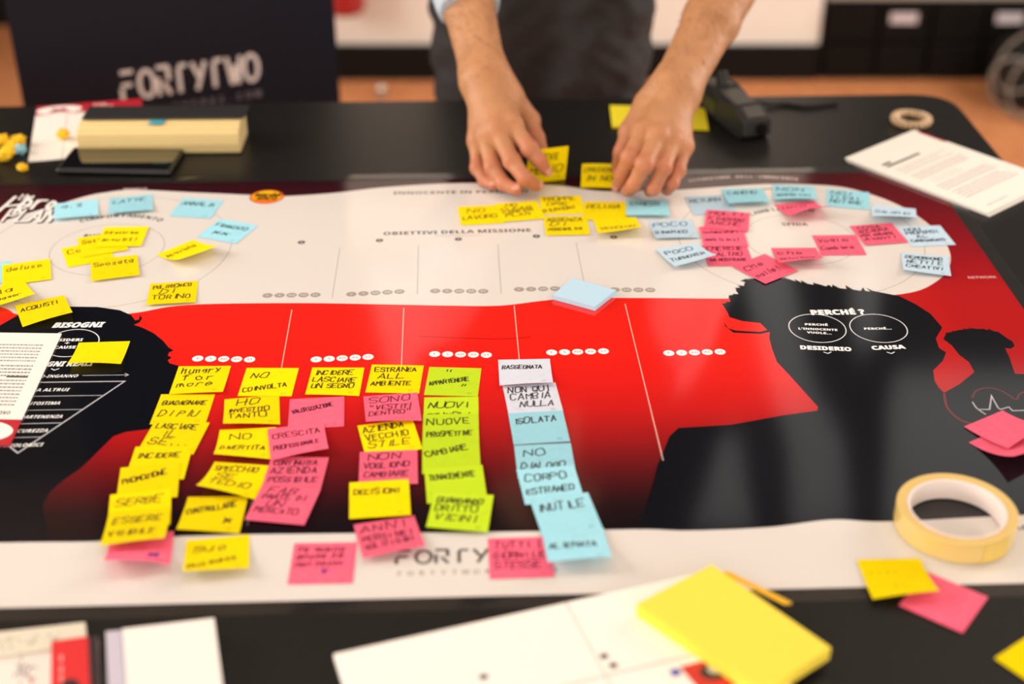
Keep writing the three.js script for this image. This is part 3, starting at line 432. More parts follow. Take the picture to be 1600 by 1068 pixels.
const bookletMap = canvas(512, 730, (g, w, h) => {
  g.fillStyle = '#f3ede4'; g.fillRect(0, 0, w, h); g.fillStyle = '#b3202e'; g.fillRect(w - 14, 30, 14, 150); g.fillStyle = '#555'; g.fillRect(60, 150, 60, 16); g.fillRect(60, 174, 240, 16);
  textLines(g, 60, 225, 380, 3, 22, '#b9b2ac'); textLines(g, 60, 305, 400, 3, 22, '#a9a3a3'); textLines(g, 90, 385, 220, 2, 22, '#cfc8c0'); textLines(g, 60, 440, 400, 3, 22, '#a6a1a3'); textLines(g, 60, 520, 400, 4, 22, '#a9a4a6'); textLines(g, 60, 690, 150, 1, 20, '#b5aea8', 0);
});
{
  const o = thing('booklet', 'white stapled booklet with grey paragraphs and a red edge tab', 'booklet', [0, TOP, 0]);
  const c = page([0.429, -1.6961], [0.5411, -1.7907], 0.212), under = c.map(([x, z], i) => [x + 0.003, z + 0.0025 + (i === 1 ? 0.002 : 0)]);
  part(o, 'back_cover', slab(under, 0.0006, 0.0018), std(0xe8e2da, 0.6)); part(o, 'inner_pages', slab(c.map(([x, z]) => [x + 0.0012, z + 0.001]), 0.0019, 0.0044), std(0xded8d0, 0.8)); part(o, 'front_cover', slab(c, 0.0045, 0.0056, 0.0004), std(0xffffff, 0.55, { map: bookletMap }));
}
const leafletMap = canvas(512, 720, (g, w, h) => {
  g.fillStyle = '#f3ece4'; g.fillRect(0, 0, w, h); g.fillStyle = '#b3182a'; g.fillRect(0, 0, w, 130); emblem(g, 110, 72, 110, 58, '#a8252b');
  words(g, '', 0, 0, 1); g.fillStyle = '#f6e9e2'; words(g, 'THE', 270, 50, 34, { align: 'left', wide: 1.1 }); words(g, 'HERO', 270, 84, 34, { align: 'left', wide: 1.1 }); words(g, 'PLAN', 270, 118, 34, { align: 'left', wide: 1.1 });
  g.strokeStyle = '#8d8580'; g.lineWidth = 3; ink(g, [[150, 140], [150, h]], false); g.stroke(); ink(g, [[0, 500], [w, 500]], false); g.lineWidth = 1.5; g.stroke();
});
{ const c = page([-0.6672, -1.8848], [-0.5269, -1.9168], 0.196); single('leaflet', slab(c, TOP + 0.0004, TOP + 0.0014), std(0xffffff, 0.5, { map: leafletMap }), 'white leaflet with red header and oval emblem, partly under the notebook', 'leaflet'); }
const folderMap = canvas(512, 720, (g, w, h) => {
  g.fillStyle = '#f2ece6'; g.fillRect(0, 0, w, h); g.fillStyle = '#b8202c'; g.fillRect(0, 0, w, 150); emblem(g, 190, 76, 175, 66, '#a01c26');
  g.fillStyle = '#3c3634'; words(g, 'ORDINE ZERO', 70, 200, 26, { align: 'left', wide: 1.1 }); textLines(g, 70, 235, 380, 8, 22, '#8f8884', 0.15); textLines(g, 70, 420, 380, 4, 22, '#7d7672', 0.3); textLines(g, 70, 520, 380, 6, 22, '#97908b', 0.35); g.fillStyle = '#4a4442'; g.fillRect(70, 412, 110, 9);
});
{ const c = page([-0.4536, -1.0554], [-0.5619, -1.0574], 0.2); single('leaflet', slab([[c[0][0], c[0][1]], [c[1][0], c[1][1]], c[2], [-0.4609, -1.2547]], TOP + 0.0014, TOP + 0.0026), std(0xffffff, 0.45, { map: folderMap }), 'white printed leaflet with red band, lying upside down on the left silhouette', 'leaflet'); }
const cardMap = canvas(720, 512, (g, w, h) => {
  g.fillStyle = '#fbf6ee'; g.fillRect(0, 0, w, h); g.strokeStyle = '#d8c6bc'; g.lineWidth = 5; ink(g, [[0, 205], [w, 205]], false); g.stroke(); ink(g, [[430, 0], [430, h]], false); g.lineWidth = 3; g.stroke();
  g.fillStyle = '#3a3430'; for (const [x, y] of [[230, 140], [445, 158], [452, 185]]) { g.beginPath(); g.ellipse(x, y, 8, 7, 0, 0, 7); g.fill(); }
  g.fillStyle = '#d22a22'; ink(g, [[560, 225], [700, 225], [700, 300], [600, 300], [600, 360], [580, 360]]); g.fill(); g.fillStyle = '#3a2420'; g.beginPath(); g.ellipse(610, 255, 24, 20, 0, 0, 7); g.fill(); g.fillStyle = '#c9c2be'; g.beginPath(); g.ellipse(616, 250, 14, 12, 0, 0, 7); g.fill(); g.fillStyle = '#3a2420'; g.fillRect(648, 240, 40, 30); g.fillStyle = '#4846a8'; g.beginPath(); g.ellipse(548, 236, 10, 9, 0, 0, 7); g.fill();
});
{
  const o = thing('game_board_card', 'thick white card with thin ruled lines and a red printed corner', 'card', [0, TOP, 0]), c = page([-0.1315, -0.7826], [0.1208, -0.8653], 0.21);
  const l = Math.hypot(c[1][0] - c[0][0], c[1][1] - c[0][1]), k = 0.305 / l, e = [[c[0][0], c[0][1]], [c[0][0] + (c[1][0] - c[0][0]) * k, c[0][1] + (c[1][1] - c[0][1]) * k], [c[3][0] + (c[2][0] - c[3][0]) * k, c[3][1] + (c[2][1] - c[3][1]) * k], c[3]];
  part(o, 'backing', slab(e, 0.0006, 0.0055), std(0xd9d2c8, 0.7)); part(o, 'face', slab(e, 0.0056, 0.0072, 0.0012), std(0xffffff, 0.5, { map: cardMap }));
}
{   // thick notebook with a black cover, fore edge to the viewer
  const o = thing('notebook', 'thick cream paged notebook with black cover, lying over the leaflet', 'notebook', [-0.4595, 0.7422, -1.7213], 0.02);
  const W = 0.206, side = new THREE.Shape([[0, 0], [0.002, 0.012], [-0.001, 0.024], [-0.006, 0.029], [-0.026, 0.0335], [-0.064, 0.0345], [-0.064, 0]].map((p) => new THREE.Vector2(...p)));
  const block = new THREE.ExtrudeGeometry(side, { depth: W, bevelEnabled: true, bevelThickness: 0.002, bevelSize: 0.001, bevelSegments: 2 }).translate(0, 0, -W / 2).rotateY(-Math.PI / 2);
  const leaves = canvas(64, 512, (g, w, h) => { g.fillStyle = '#e2c98c'; g.fillRect(0, 0, w, h); for (let i = 0; i < 120; i++) { g.fillStyle = `rgba(${rnd() < 0.55 ? '150,115,55' : '250,235,190'},${rr(0.1, 0.35)})`; g.fillRect(0, rnd() * h, w, rr(1, 4)); } });
  const q = block.attributes.position, uv = block.attributes.uv; for (let i = 0; i < q.count; i++) uv.setXY(i, q.getX(i) * 3, q.getY(i) / 0.037);
  part(o, 'page_block', block, std(0xffffff, 0.85, { map: leaves }), 'cream page edges');
  part(o, 'front_cover', rbox(W + 0.006, 0.0025, 0.042, 0.001).translate(0.004, 0.0375, -0.046), std(0x17171a, 0.6), 'black cover'); part(o, 'back_cover', rbox(W + 0.006, 0.0022, 0.07, 0.0008).translate(0.001, -0.0012, -0.032), std(0x131315, 0.6));
  part(o, 'page_marker', slab([[-0.012, -0.025], [0.008, -0.025], [0.004, -0.013], [-0.014, -0.013]], 0.0342, 0.0349), std(0x1fa5c4, 0.7), 'teal paper marker');
}
{
  const o = thing('smartphone', 'black smartphone lying face up in front of the notebook', 'phone', [-0.5015, 0.7406, -1.6858], -0.05);
  part(o, 'body', rbox(0.147, 0.0078, 0.072, 0.0037, 4).translate(0, 0.0042, 0), std(0x0b0b0d, 0.3)); part(o, 'screen', rbox(0.139, 0.0006, 0.066, 0.0003).translate(0, 0.0083, 0), phys(0x050506, 0.08, { clearcoat: 1, clearcoatRoughness: 0.03 }));
}
{   // papers and notebooks at the near left
  const o = thing('bound_notebook', 'white spiral-free notebook with lavender spine at the near left', 'notebook', [0, TOP, 0]);
  const c = quadOf([-0.2898, -0.8003, -0.2248, -0.8122, -0.1934, -0.6942, -0.2585, -0.6913]), s = quadOf([-0.3032, -0.8011, -0.2916, -0.8025, -0.2601, -0.6932, -0.2732, -0.6914]);
  part(o, 'page_block', slab(c, 0.0006, 0.0135, 0.001), std(0xd8d2c8, 0.8)); part(o, 'front_cover', slab(c.map(([x, z], i) => [x + (i === 0 || i === 3 ? -0.0005 : 0.001), z]), 0.0137, 0.0155, 0.0007), std(0xf6f1ea, 0.5)); part(o, 'spine', slab(s, 0.0006, 0.0135, 0.002), std(0xc9c2d2, 0.5), 'lavender cloth spine');
  const r = thing('red_booklet', 'bright red booklet next to the lavender-spined notebook', 'booklet', [0, TOP, 0]), rc = quadOf([-0.3418, -0.7929, -0.3094, -0.7998, -0.2803, -0.698, -0.3154, -0.6951]);
  part(r, 'pages', slab(rc, 0.0006, 0.008), std(0xcfc6bf, 0.8)); part(r, 'cover', slab(rc.map(([x, z]) => [x, z]), 0.0081, 0.0098, 0.0006), std(0xffffff, 0.5, { map: canvas(128, 256, (g, w, h) => { g.fillStyle = '#d81f22'; g.fillRect(0, 0, w, h); g.fillStyle = 'rgba(255,190,180,0.8)'; for (const y of [40, 70, 95]) g.fillRect(22, y, 8, 18); g.fillStyle = '#2a1216'; g.beginPath(); g.ellipse(50, 128, 26, 22, 0, 0, 7); g.fill(); g.fillRect(w - 26, 0, 26, h); }) }));
  single('paper_sheet', slab(quadOf([-0.4237, -0.7923, -0.343, -0.7964, -0.3184, -0.7047, -0.3936, -0.7047]), TOP + 0.0006, TOP + 0.003, 0.0004), std(0xffffff, 0.6, { map: canvas(256, 256, (g, w, h) => { g.fillStyle = '#ece4dc'; g.fillRect(0, 0, w, h); g.strokeStyle = '#5a5058'; g.lineWidth = 4; seed = 8; pen(g, 'Xr', 170, 90, 40); g.strokeStyle = '#9a4a4a'; pen(g, 'v', 200, 110, 26); g.strokeStyle = '#b9b0aa'; ink(g, [[185, 0], [185, h]], false); g.stroke(); }) }), 'white paper with a few pen scribbles beside the red booklet', 'paper');
  single('cream_card', slab(quadOf([-0.4118, -0.8017, -0.3234, -0.8172, -0.3165, -0.7962, -0.4032, -0.7759]), TOP + 0.0035, TOP + 0.0065, 0.0008), std(0xffffff, 0.6, { map: canvas(256, 64, (g, w, h) => { g.fillStyle = '#ddd6c2'; g.fillRect(0, 0, w, h); for (let i = 0; i < 40; i++) { g.fillStyle = `rgba(60,60,50,${rr(0.1, 0.4)})`; g.fillRect(rr(60, 200), rr(20, 50), rr(3, 9), rr(3, 6)); } }) }), 'narrow cream card with dark print above the scribbled paper', 'card');
}

// ---------- small things on the table ----------
{   // roll of tape
  const o = thing('tape_roll', 'roll of clear yellowish adhesive tape standing flat on the poster edge', 'tape', [0.3681, 0.7412, -0.9397]);
  const ring = (ri, ro, h0, h1, b) => new THREE.LatheGeometry([[ri, h0 + b], [ri + b, h0], [ro - b, h0], [ro, h0 + b], [ro, h1 - b], [ro - b, h1], [ri + b, h1], [ri, h1 - b], [ri, h0 + b]].map((p) => new THREE.Vector2(...p)), 96);
  const printed = canvas(1024, 64, (g, w, h) => { g.fillStyle = '#f0e2da'; g.fillRect(0, 0, w, h); g.fillStyle = '#c8605c'; for (let i = 0; i < 9; i++) words(g, 'TAPE 19 mm', 60 + i * 114, 40, 20, { wide: 1 }); });
  part(o, 'wound_tape', ring(0.0405, 0.049, 0, 0.0195, 0.0006), phys(new THREE.Color().setRGB(0.76, 0.54, 0.17), 0.28, { clearcoat: 0.5, clearcoatRoughness: 0.2 }), 'yellowish wound tape');
  part(o, 'core', ring(0.038, 0.0404, 0.0002, 0.0193, 0.0003), std(0xffffff, 0.7, { map: printed }), 'white paper core with red print');
  part(o, 'loose_end', new THREE.CylinderGeometry(0.0494, 0.0494, 0.0188, 20, 1, true, 0.2, 0.5).translate(0, 0.0098, 0), phys(0xe6c560, 0.25));
}
{   // coiled hair tie
  const pts = [], R = 0.0225, r = 0.0042, n = 24; for (let i = 0; i < 480; i++) { const a = i / 480 * Math.PI * 2, b = a * n; pts.push([(R + r * Math.cos(b)) * Math.cos(a), 0.0063 + r * Math.sin(b), (R + r * Math.cos(b)) * Math.sin(a)]); }
  const o = thing('hair_tie', 'beige spiral coil hair tie behind the white booklet', 'hair tie', [0.5457, 0.7403, -1.8249]);
  part(o, 'coil', tube(pts, 0.0019, 960, 6, true), phys(0xd9b78e, 0.3, { clearcoat: 0.6 }));
}
{   // black handheld device with a wrist loop
  const o = thing('handheld_device', 'black handheld device with grey top beside the right forearm', 'device', [0.3061, 0.741, -1.8348], -0.0);
  const A = [0.2814, -1.8921], B = [0.3247, -1.7695]; o.position.set((A[0] + B[0]) / 2, TOP + 0.0006, (A[1] + B[1]) / 2); o.rotation.y = Math.atan2(-(B[1] - A[1]), B[0] - A[0]);
  const dark = std(0x191816, 0.5), grey = std(0x4b4641, 0.45);
  const s = new THREE.Shape([[-0.07, 0.002], [0.058, 0.002], [0.068, 0.010], [0.066, 0.026], [0.04, 0.036], [0.0, 0.034], [-0.03, 0.04], [-0.07, 0.036]].map((p) => new THREE.Vector2(...p)));
  part(o, 'body', new THREE.ExtrudeGeometry(s, { depth: 0.034, bevelEnabled: true, bevelThickness: 0.004, bevelSize: 0.003, bevelSegments: 3 }).translate(0, 0, -0.017), dark);
  part(o, 'top_plate', rbox(0.05, 0.004, 0.03, 0.0015).rotateZ(-0.05).translate(0.008, 0.0385, 0), grey, 'grey plate'); part(o, 'front_button', rbox(0.022, 0.004, 0.026, 0.0015).rotateZ(-0.36).translate(0.054, 0.0345, 0), grey); part(o, 'groove', rbox(0.004, 0.005, 0.036, 0.001).translate(0.037, 0.038, 0), std(0x060606, 0.5));
  part(o, 'lens_cap', new THREE.CylinderGeometry(0.008, 0.008, 0.006, 20).rotateZ(Math.PI / 2).translate(0.0705, 0.016, -0.004), std(0x030303, 0.3)); part(o, 'trigger_fin', rbox(0.014, 0.022, 0.014, 0.003).rotateZ(0.4).translate(-0.04, 0.048, 0), dark); part(o, 'painted_reflection', rbox(0.05, 0.016, 0.0012, 0.0004).translate(-0.04, 0.018, 0.0215), std(0x3b3810, 0.5));  // the yellow reflection on the side is painted on as a thin plate
  single('wrist_strap', tube([[0.3407, 0.746, -1.8939], [0.3596, 0.744, -1.8868], [0.383, 0.743, -1.8918], [0.4083, 0.743, -1.882], [0.4366, 0.743, -1.8893], [0.4588, 0.743, -1.8967]], 0.0028, 40, 6), std(0x0d0c0b, 0.7), 'thin black strap lying on the table behind the device', 'strap');
}
function crumple(label, category, at, r, colour, name) {
  const g = new THREE.IcosahedronGeometry(r, 4), q = g.attributes.position, k = rnd() * 50; let low = 0;
  for (let i = 0; i < q.count; i++) { const x = q.getX(i), y = q.getY(i), z = q.getZ(i), f = 0.8 + 0.75 * Math.abs(noise.noise(x / r * 1.7 + k, y / r * 1.7, z / r * 1.7)) + 0.3 * noise.noise(x / r * 4 + k, y / r * 4, z / r * 4); q.setXYZ(i, x * f, y * f * 0.75, z * f); low = Math.min(low, y * f * 0.75); }
  g.translate(at[0], at[1] - low + 0.0003, at[2]); g.computeVertexNormals(); return single(name, g, std(colour, 0.8, { flatShading: true }), label, category, 'crumpled paper scraps');
}
seed = 66;
for (const a of [[-0.6564, 0.74, -1.6973], [-0.6544, 0.74, -1.7265], [-0.6509, 0.74, -1.7456], [-0.6699, 0.744, -1.7383], [-0.6465, 0.748, -1.6912]]) crumple('small crumpled ball of yellow note paper in the heap left of leaflet', 'paper scrap', a, 0.0095, 0xf4c81a, 'crumpled_yellow_paper');
crumple('crumpled scrap of blue note paper among the yellow ones', 'paper scrap', [-0.6408, 0.74, -1.7201], 0.008, 0x8fc8d6, 'crumpled_blue_paper');
crumple('single crumpled yellow scrap in front of the heap', 'paper scrap', [-0.6226, 0.74, -1.667], 0.0065, 0xf2c21a, 'crumpled_yellow_paper');
crumple('crumpled yellow scrap resting on the red-headed leaflet', 'paper scrap', [-0.5976, 0.7415, -1.7681], 0.0085, 0xf2c21a, 'crumpled_yellow_paper');
{ const o = single('folded_yellow_note', new THREE.ExtrudeGeometry(new THREE.Shape([[0, 0], [0.009, 0.006], [0.008, 0.0068], [-0.001, 0.0012]].map((p) => new THREE.Vector2(...p))), { depth: 0.056, bevelEnabled: true, bevelSize: 0.0004, bevelThickness: 0.0004, bevelSegments: 1 }), std(0xf2b90c, 0.8), 'folded yellow paper strip sticking out behind the large pad', 'paper strip'); const A = [0.2138, -0.8344], B = [0.1767, -0.8658]; o.position.set(A[0], TOP + 0.0085, A[1]); o.rotation.y = Math.atan2(B[0] - A[0], B[1] - A[1]); }

// ---------- things behind the table ----------
{   // roll-up banner
  const L = [-0.8002, -2.2], R = [-0.3134, -2.45], w = 0.547, o = thing('rollup_banner', 'dark navy roll-up banner with white lettering standing behind the table', 'banner', [(L[0] + R[0]) / 2, 0, (L[1] + R[1]) / 2], Math.atan2(-(R[1] - L[1]), R[0] - L[0]));
  const H = 1.95, map = canvas(600, 2048, (g, W, HH) => {
    const k = HH / H, X = (s) => s * W / w, Yy = (h) => HH - (h - 0.06) * HH / (H - 0.06); g.fillStyle = '#181925'; g.fillRect(0, 0, W, HH);
    wordmark(g, X(0.162), Yy(0.597), X(0.243), 54, '#e9e2e0'); g.fillStyle = '#b6aeb2'; [...'FORTYTWORKS.COM'].forEach((ch, i) => words(g, ch, X(0.166) + i * X(0.0163), Yy(0.568), 16, { wide: 1, weight: '' }));
  });
  const sheet = new THREE.PlaneGeometry(w, H - 0.06, 24, 1).translate(0, (H + 0.06) / 2, 0), q = sheet.attributes.position; for (let i = 0; i < q.count; i++) q.setZ(i, 0.004 * Math.sin(q.getX(i) * 9)); sheet.computeVertexNormals();
  part(o, 'banner_sheet', sheet, phys(0xffffff, 0.6, { map, specularIntensity: 0.4 })); part(o, 'base', rbox(w + 0.03, 0.06, 0.14, 0.012).translate(0, 0.03, -0.01), std(0x55555a, 0.4, { metalness: 0.7 })); part(o, 'pole', new THREE.CylinderGeometry(0.009, 0.009, H - 0.06, 12).translate(0, (H + 0.06) / 2, -0.025), std(0x888888, 0.35, { metalness: 0.8 })); part(o, 'top_rail', rbox(w, 0.025, 0.014, 0.004).translate(0, H, -0.006), std(0x55555a, 0.4, { metalness: 0.7 }));
}
{   // low built-in drawer unit
  const o = thing('drawer_unit', 'low black built-in drawer unit with white label plates along the wall', 'cabinet', [0, 0, 0]);
  part(o, 'carcass', box(0.9, 2.58, 0.002, 0.236, -4.4, -4.0), blackPaint); part(o, 'top_board', rbox(1.69, 0.022, 0.4, 0.004).translate(1.745, 0.249, -4.19), std(0x9a968c, 0.5), 'pale grey top board');
  for (let i = 0; i < 10; i++) {
    const x = 0.934 + i * 0.152;
    for (const [y0, y1] of [[0.012, 0.112], [0.122, 0.228]]) { const d = part(o, 'drawer', rbox(0.14, y1 - y0, 0.02, 0.004).translate(x + 0.045, (y0 + y1) / 2, -3.988), phys(0x0a0908, 0.5, { specularIntensity: 0.3 })); if (y0 > 0.1 && i % 2 === 1) part(d, 'label_plate', rbox(0.078, 0.03, 0.003, 0.001).translate(x + 0.038, 0.19, -3.9765), std(0xc9bfc4, 0.4), 'white plate'); }
  }
}
{   // bag with cable loops
  const o = thing('equipment_bag', 'black equipment bag on the floor by the drawers', 'bag', [1.5, 0, -3.82]);
  part(o, 'body', rbox(0.32, 0.17, 0.2, 0.05, 5).translate(0.02, 0.086, 0), std(0x0a0a0b, 0.6)); part(o, 'handle', tube([[-0.06, 0.16, 0], [-0.04, 0.23, 0.01], [0.1, 0.23, 0.01], [0.13, 0.16, 0]], 0.01), std(0x0a0a0b, 0.6));
  const coil = thing('cable_coil', 'loosely coiled grey beige cable leaning on the black bag', 'cable', [1.375, 0, -3.69]), cab = std(0x7d756d, 0.5);
  [[0.02, 0.165, 0, 0.08, 0.3], [0, 0.095, 0.016, 0.075, -0.35], [0.06, 0.11, 0.032, 0.09, 0.1]].forEach(([x, y, z, r, lean]) => { const p = []; for (let i = 0; i < 26; i++) { const a = i / 26 * Math.PI * 2; p.push([x + r * Math.cos(a) + lean * r * Math.sin(a), Math.max(0.0065, y + r * 1.1 * Math.sin(a)), z]); } part(coil, 'cable_loop', tube(p, 0.0046, 90, 8, true), cab); });
}
{
  const o = thing('red_canister', 'red cylindrical canister hung on the wall beside the banner', 'canister', [-0.47, 0.225, -3.92]);
  part(o, 'tank', new THREE.LatheGeometry([[0, 0], [0.045, 0], [0.058, 0.012], [0.06, 0.03], [0.06, 0.36], [0.045, 0.41], [0.02, 0.43], [0, 0.43]].map((p) => new THREE.Vector2(...p)), 40), phys(0xa3121a, 0.3, { clearcoat: 0.6 })); part(o, 'valve', new THREE.CylinderGeometry(0.018, 0.02, 0.05, 20).translate(0, 0.455, 0), std(0x222222, 0.4)); part(o, 'wall_bracket', box(-0.02, 0.02, 0.3, 0.34, -0.08, -0.058), std(0x333333, 0.5));
}
{ const o = thing('door_stop', 'small shiny metal door stop on the floor near the back wall', 'door stop', [-0.373, 0, -3.86]); part(o, 'base', new THREE.CylinderGeometry(0.014, 0.017, 0.012, 20).translate(0, 0.006, 0), std(0x888888, 0.3, { metalness: 0.9 })); part(o, 'knob', new THREE.SphereGeometry(0.014, 20, 14).translate(0, 0.022, 0), std(0xe8e2da, 0.12, { metalness: 1 })); }

// ---------- the person ----------
const V = (a) => new THREE.Vector3(...a);
function cap(a, b, ra, rb) {   // tapered capsule distance
  const [ax, ay, az] = a, dx = b[0] - ax, dy = b[1] - ay, dz = b[2] - az, l2 = dx * dx + dy * dy + dz * dz;
  return (x, y, z) => { const px = x - ax, py = y - ay, pz = z - az, t = Math.max(0, Math.min(1, (px * dx + py * dy + pz * dz) / l2)), qx = px - dx * t, qy = py - dy * t, qz = pz - dz * t; return Math.sqrt(qx * qx + qy * qy + qz * qz) - (ra + (rb - ra) * t); };
}
const ball = (c, r, s = [1, 1, 1]) => (x, y, z) => { const k = Math.min(...s); return (Math.hypot((x - c[0]) / s[0], (y - c[1]) / s[1], (z - c[2]) / s[2]) - r) * k; };
const smin = (a, b, k) => { const h = Math.max(k - Math.abs(a - b), 0) / k; return Math.min(a, b) - h * h * k * 0.25; };
const blend = (list, k) => (x, y, z) => { let d = list[0](x, y, z); for (let i = 1; i < list.length; i++) d = smin(d, list[i](x, y, z), k); return d; };
function meshField(f, lo, hi, cell) {   // surface nets
  const n = [0, 1, 2].map((i) => Math.ceil((hi[i] - lo[i]) / cell) + 1), at = (i, j, k) => (k * n[1] + j) * n[0] + i, F = new Float32Array(n[0] * n[1] * n[2]);
  for (let k = 0; k < n[2]; k++) for (let j = 0; j < n[1]; j++) for (let i = 0; i < n[0]; i++) F[at(i, j, k)] = f(lo[0] + i * cell, lo[1] + j * cell, lo[2] + k * cell);
  const id = new Int32Array(F.length).fill(-1), pos = [], nor = [], idx = [];
  for (let k = 0; k < n[2] - 1; k++) for (let j = 0; j < n[1] - 1; j++) for (let i = 0; i < n[0] - 1; i++) {
    let sx = 0, sy = 0, sz = 0, c = 0;
    for (let e = 0; e < 12; e++) {
      const ax = e >> 2, u = e & 1, v = (e >> 1) & 1, p = [0, 0, 0]; p[(ax + 1) % 3] = u; p[(ax + 2) % 3] = v; const q = p.slice(); q[ax] = 1;
      const a = F[at(i + p[0], j + p[1], k + p[2])], b = F[at(i + q[0], j + q[1], k + q[2])];
      if ((a < 0) !== (b < 0)) { const t = a / (a - b); sx += p[0] + (q[0] - p[0]) * t; sy += p[1] + (q[1] - p[1]) * t; sz += p[2] + (q[2] - p[2]) * t; c++; }
    }
    if (!c) continue;
    const x = lo[0] + (i + sx / c) * cell, y = lo[1] + (j + sy / c) * cell, z = lo[2] + (k + sz / c) * cell, e = cell * 0.5;
    id[at(i, j, k)] = pos.length / 3; pos.push(x, y, z);
    const g = new THREE.Vector3(f(x + e, y, z) - f(x - e, y, z), f(x, y + e, z) - f(x, y - e, z), f(x, y, z + e) - f(x, y, z - e)).normalize(); nor.push(g.x, g.y, g.z);
  }
  for (let k = 1; k < n[2] - 1; k++) for (let j = 1; j < n[1] - 1; j++) for (let i = 1; i < n[0] - 1; i++) for (let ax = 0; ax < 3; ax++) {
    const q = [i, j, k]; q[ax]++; const a = F[at(i, j, k)], b = F[at(...q)]; if ((a < 0) === (b < 0)) continue;
    const u = (ax + 1) % 3, v = (ax + 2) % 3, C = (du, dv) => { const p = [i, j, k]; p[u] -= du; p[v] -= dv; return id[at(...p)]; }, c = [C(1, 1), C(0, 1), C(0, 0), C(1, 0)];
    if (a < 0) idx.push(c[0], c[1], c[2], c[0], c[2], c[3]); else idx.push(c[0], c[2], c[1], c[0], c[3], c[2]);
  }
  const g = new THREE.BufferGeometry(); g.setAttribute('position', new THREE.Float32BufferAttribute(pos, 3)); g.setAttribute('normal', new THREE.Float32BufferAttribute(nor, 3)); g.setIndex(idx); return g;
}
const HAND_R = {"wrist": [-0.0356, 0.8455, -1.7266], "index": [[0.0005, 0.8068, -1.6525], [0.0216, 0.7922, -1.6161], [0.0329, 0.78, -1.6095], [0.0417, 0.766, -1.6103]], "middle": [[-0.0185, 0.8041, -1.6447], [-0.0001, 0.7802, -1.6062], [0.0156, 0.7677, -1.5829], [0.0297, 0.754, -1.5929]], "ring": [[-0.0332, 0.7932, -1.6536], [-0.0239, 0.7675, -1.6166], [-0.0104, 0.7556, -1.594], [0.0057, 0.7544, -1.579]], "pinky": [[-0.0443, 0.7818, -1.6651], [-0.0432, 0.7579, -1.6367], [-0.0346, 0.7489, -1.6188], [-0.0226, 0.7489, -1.6037]], "thumb": [[-0.0062, 0.8245, -1.7127], [0.0215, 0.7897, -1.7126], [0.0309, 0.7778, -1.6832], [0.0388, 0.7626, -1.6636]]};
const HAND_L = {"wrist": [0.2052, 0.8394, -1.6957], "index": [[0.1591, 0.8102, -1.6221], [0.1414, 0.7936, -1.5847], [0.1343, 0.7688, -1.593], [0.1301, 0.7505, -1.6025]], "middle": [[0.1774, 0.8091, -1.6114], [0.1586, 0.7918, -1.5689], [0.147, 0.7641, -1.5715], [0.1416, 0.7495, -1.5863]], "ring": [[0.1965, 0.8019, -1.615], [0.1815, 0.7858, -1.5745], [0.1706, 0.7616, -1.5671], [0.1679, 0.7493, -1.5853]], "pinky": [[0.2112, 0.7915, -1.6232], [0.2023, 0.774, -1.5926], [0.194, 0.7634, -1.5761], [0.1901, 0.749, -1.5878]], "thumb": [[0.1724, 0.8181, -1.6908], [0.1478, 0.7958, -1.6604], [0.1365, 0.7801, -1.6337], [0.133, 0.7557, -1.6419]]};
const RADII = { index: [0.0116, 0.0101, 0.0089, 0.0074], middle: [0.0119, 0.0104, 0.0091, 0.0076], ring: [0.0113, 0.0099, 0.0087, 0.0072], pinky: [0.01, 0.0086, 0.0076, 0.0065], thumb: [0.0145, 0.0125, 0.0108, 0.0088] };
function armField(h, elbow, side) {   // side -1: thumb towards +x
  const w = h.wrist, palm = [], fingers = [];
  for (const f of ['index', 'middle', 'ring', 'pinky']) palm.push(cap([w[0] + (h[f][0][0] - w[0]) * 0.12, w[1] + (h[f][0][1] - w[1]) * 0.12 - 0.004, w[2] + (h[f][0][2] - w[2]) * 0.12], h[f][0], 0.0165, RADII[f][0] + 0.0022));
  palm.push(cap(w, h.thumb[0], 0.018, 0.0165), cap(h.thumb[0], h.thumb[1], 0.0165, 0.0135), cap(h.thumb[0], [h.index[0][0] * 0.6 + h.thumb[0][0] * 0.4, h.index[0][1] * 0.6 + h.thumb[0][1] * 0.4 - 0.008, h.index[0][2] * 0.6 + h.thumb[0][2] * 0.4], 0.013, 0.011));
  const dir = V(elbow).sub(V(w)).normalize(), across = V(h.index[0]).sub(V(h.pinky[0])).normalize(); across.addScaledVector(dir, -across.dot(dir)).normalize();
  const off = (p, s) => [p[0] + across.x * s, p[1] + across.y * s, p[2] + across.z * s], mid = V(w).addScaledVector(dir, 0.13).toArray();
  const fore = [];
  for (const s of [-1, 1]) fore.push(cap(off(w, s * 0.0115), off(mid, s * 0.0115), 0.0188, 0.0238), cap(off(mid, s * 0.0115), off(elbow, s * 0.012), 0.0238, 0.032));
  for (const f of Object.keys(RADII)) { const j = h[f], r = RADII[f], list = [cap(j[0], j[1], r[0], r[1]), cap(j[1], j[2], r[1], r[2]), cap(j[2], j[3], r[2], r[3]), ball(j[1], r[1] * 1.06)]; fingers.push(blend(list, 0.004)); }
  const P = blend(palm, 0.014), A = blend(fore, 0.016);
  const knuckles = ['index', 'middle', 'ring', 'pinky'].map((f) => ball([h[f][0][0], h[f][0][1] + 0.0035, h[f][0][2]], RADII[f][0] * 0.98));
  return (x, y, z) => {
    let d = smin(P(x, y, z), A(x, y, z), 0.03); for (const k of knuckles) d = smin(d, k(x, y, z), 0.006);
    let fd = 1; for (const f of fingers) fd = Math.min(fd, f(x, y, z));
    return smin(d, fd, 0.007) + 0.0007 * noise.noise(x * 90, y * 90, z * 90) * 0.6;
  };
}
const ELBOW_R = [-0.082, 0.972, -1.945], ELBOW_L = [0.31, 0.945, -1.902], SHOULDER_R = [-0.13, 1.25, -2.06], SHOULDER_L = [0.255, 1.25, -2.06];
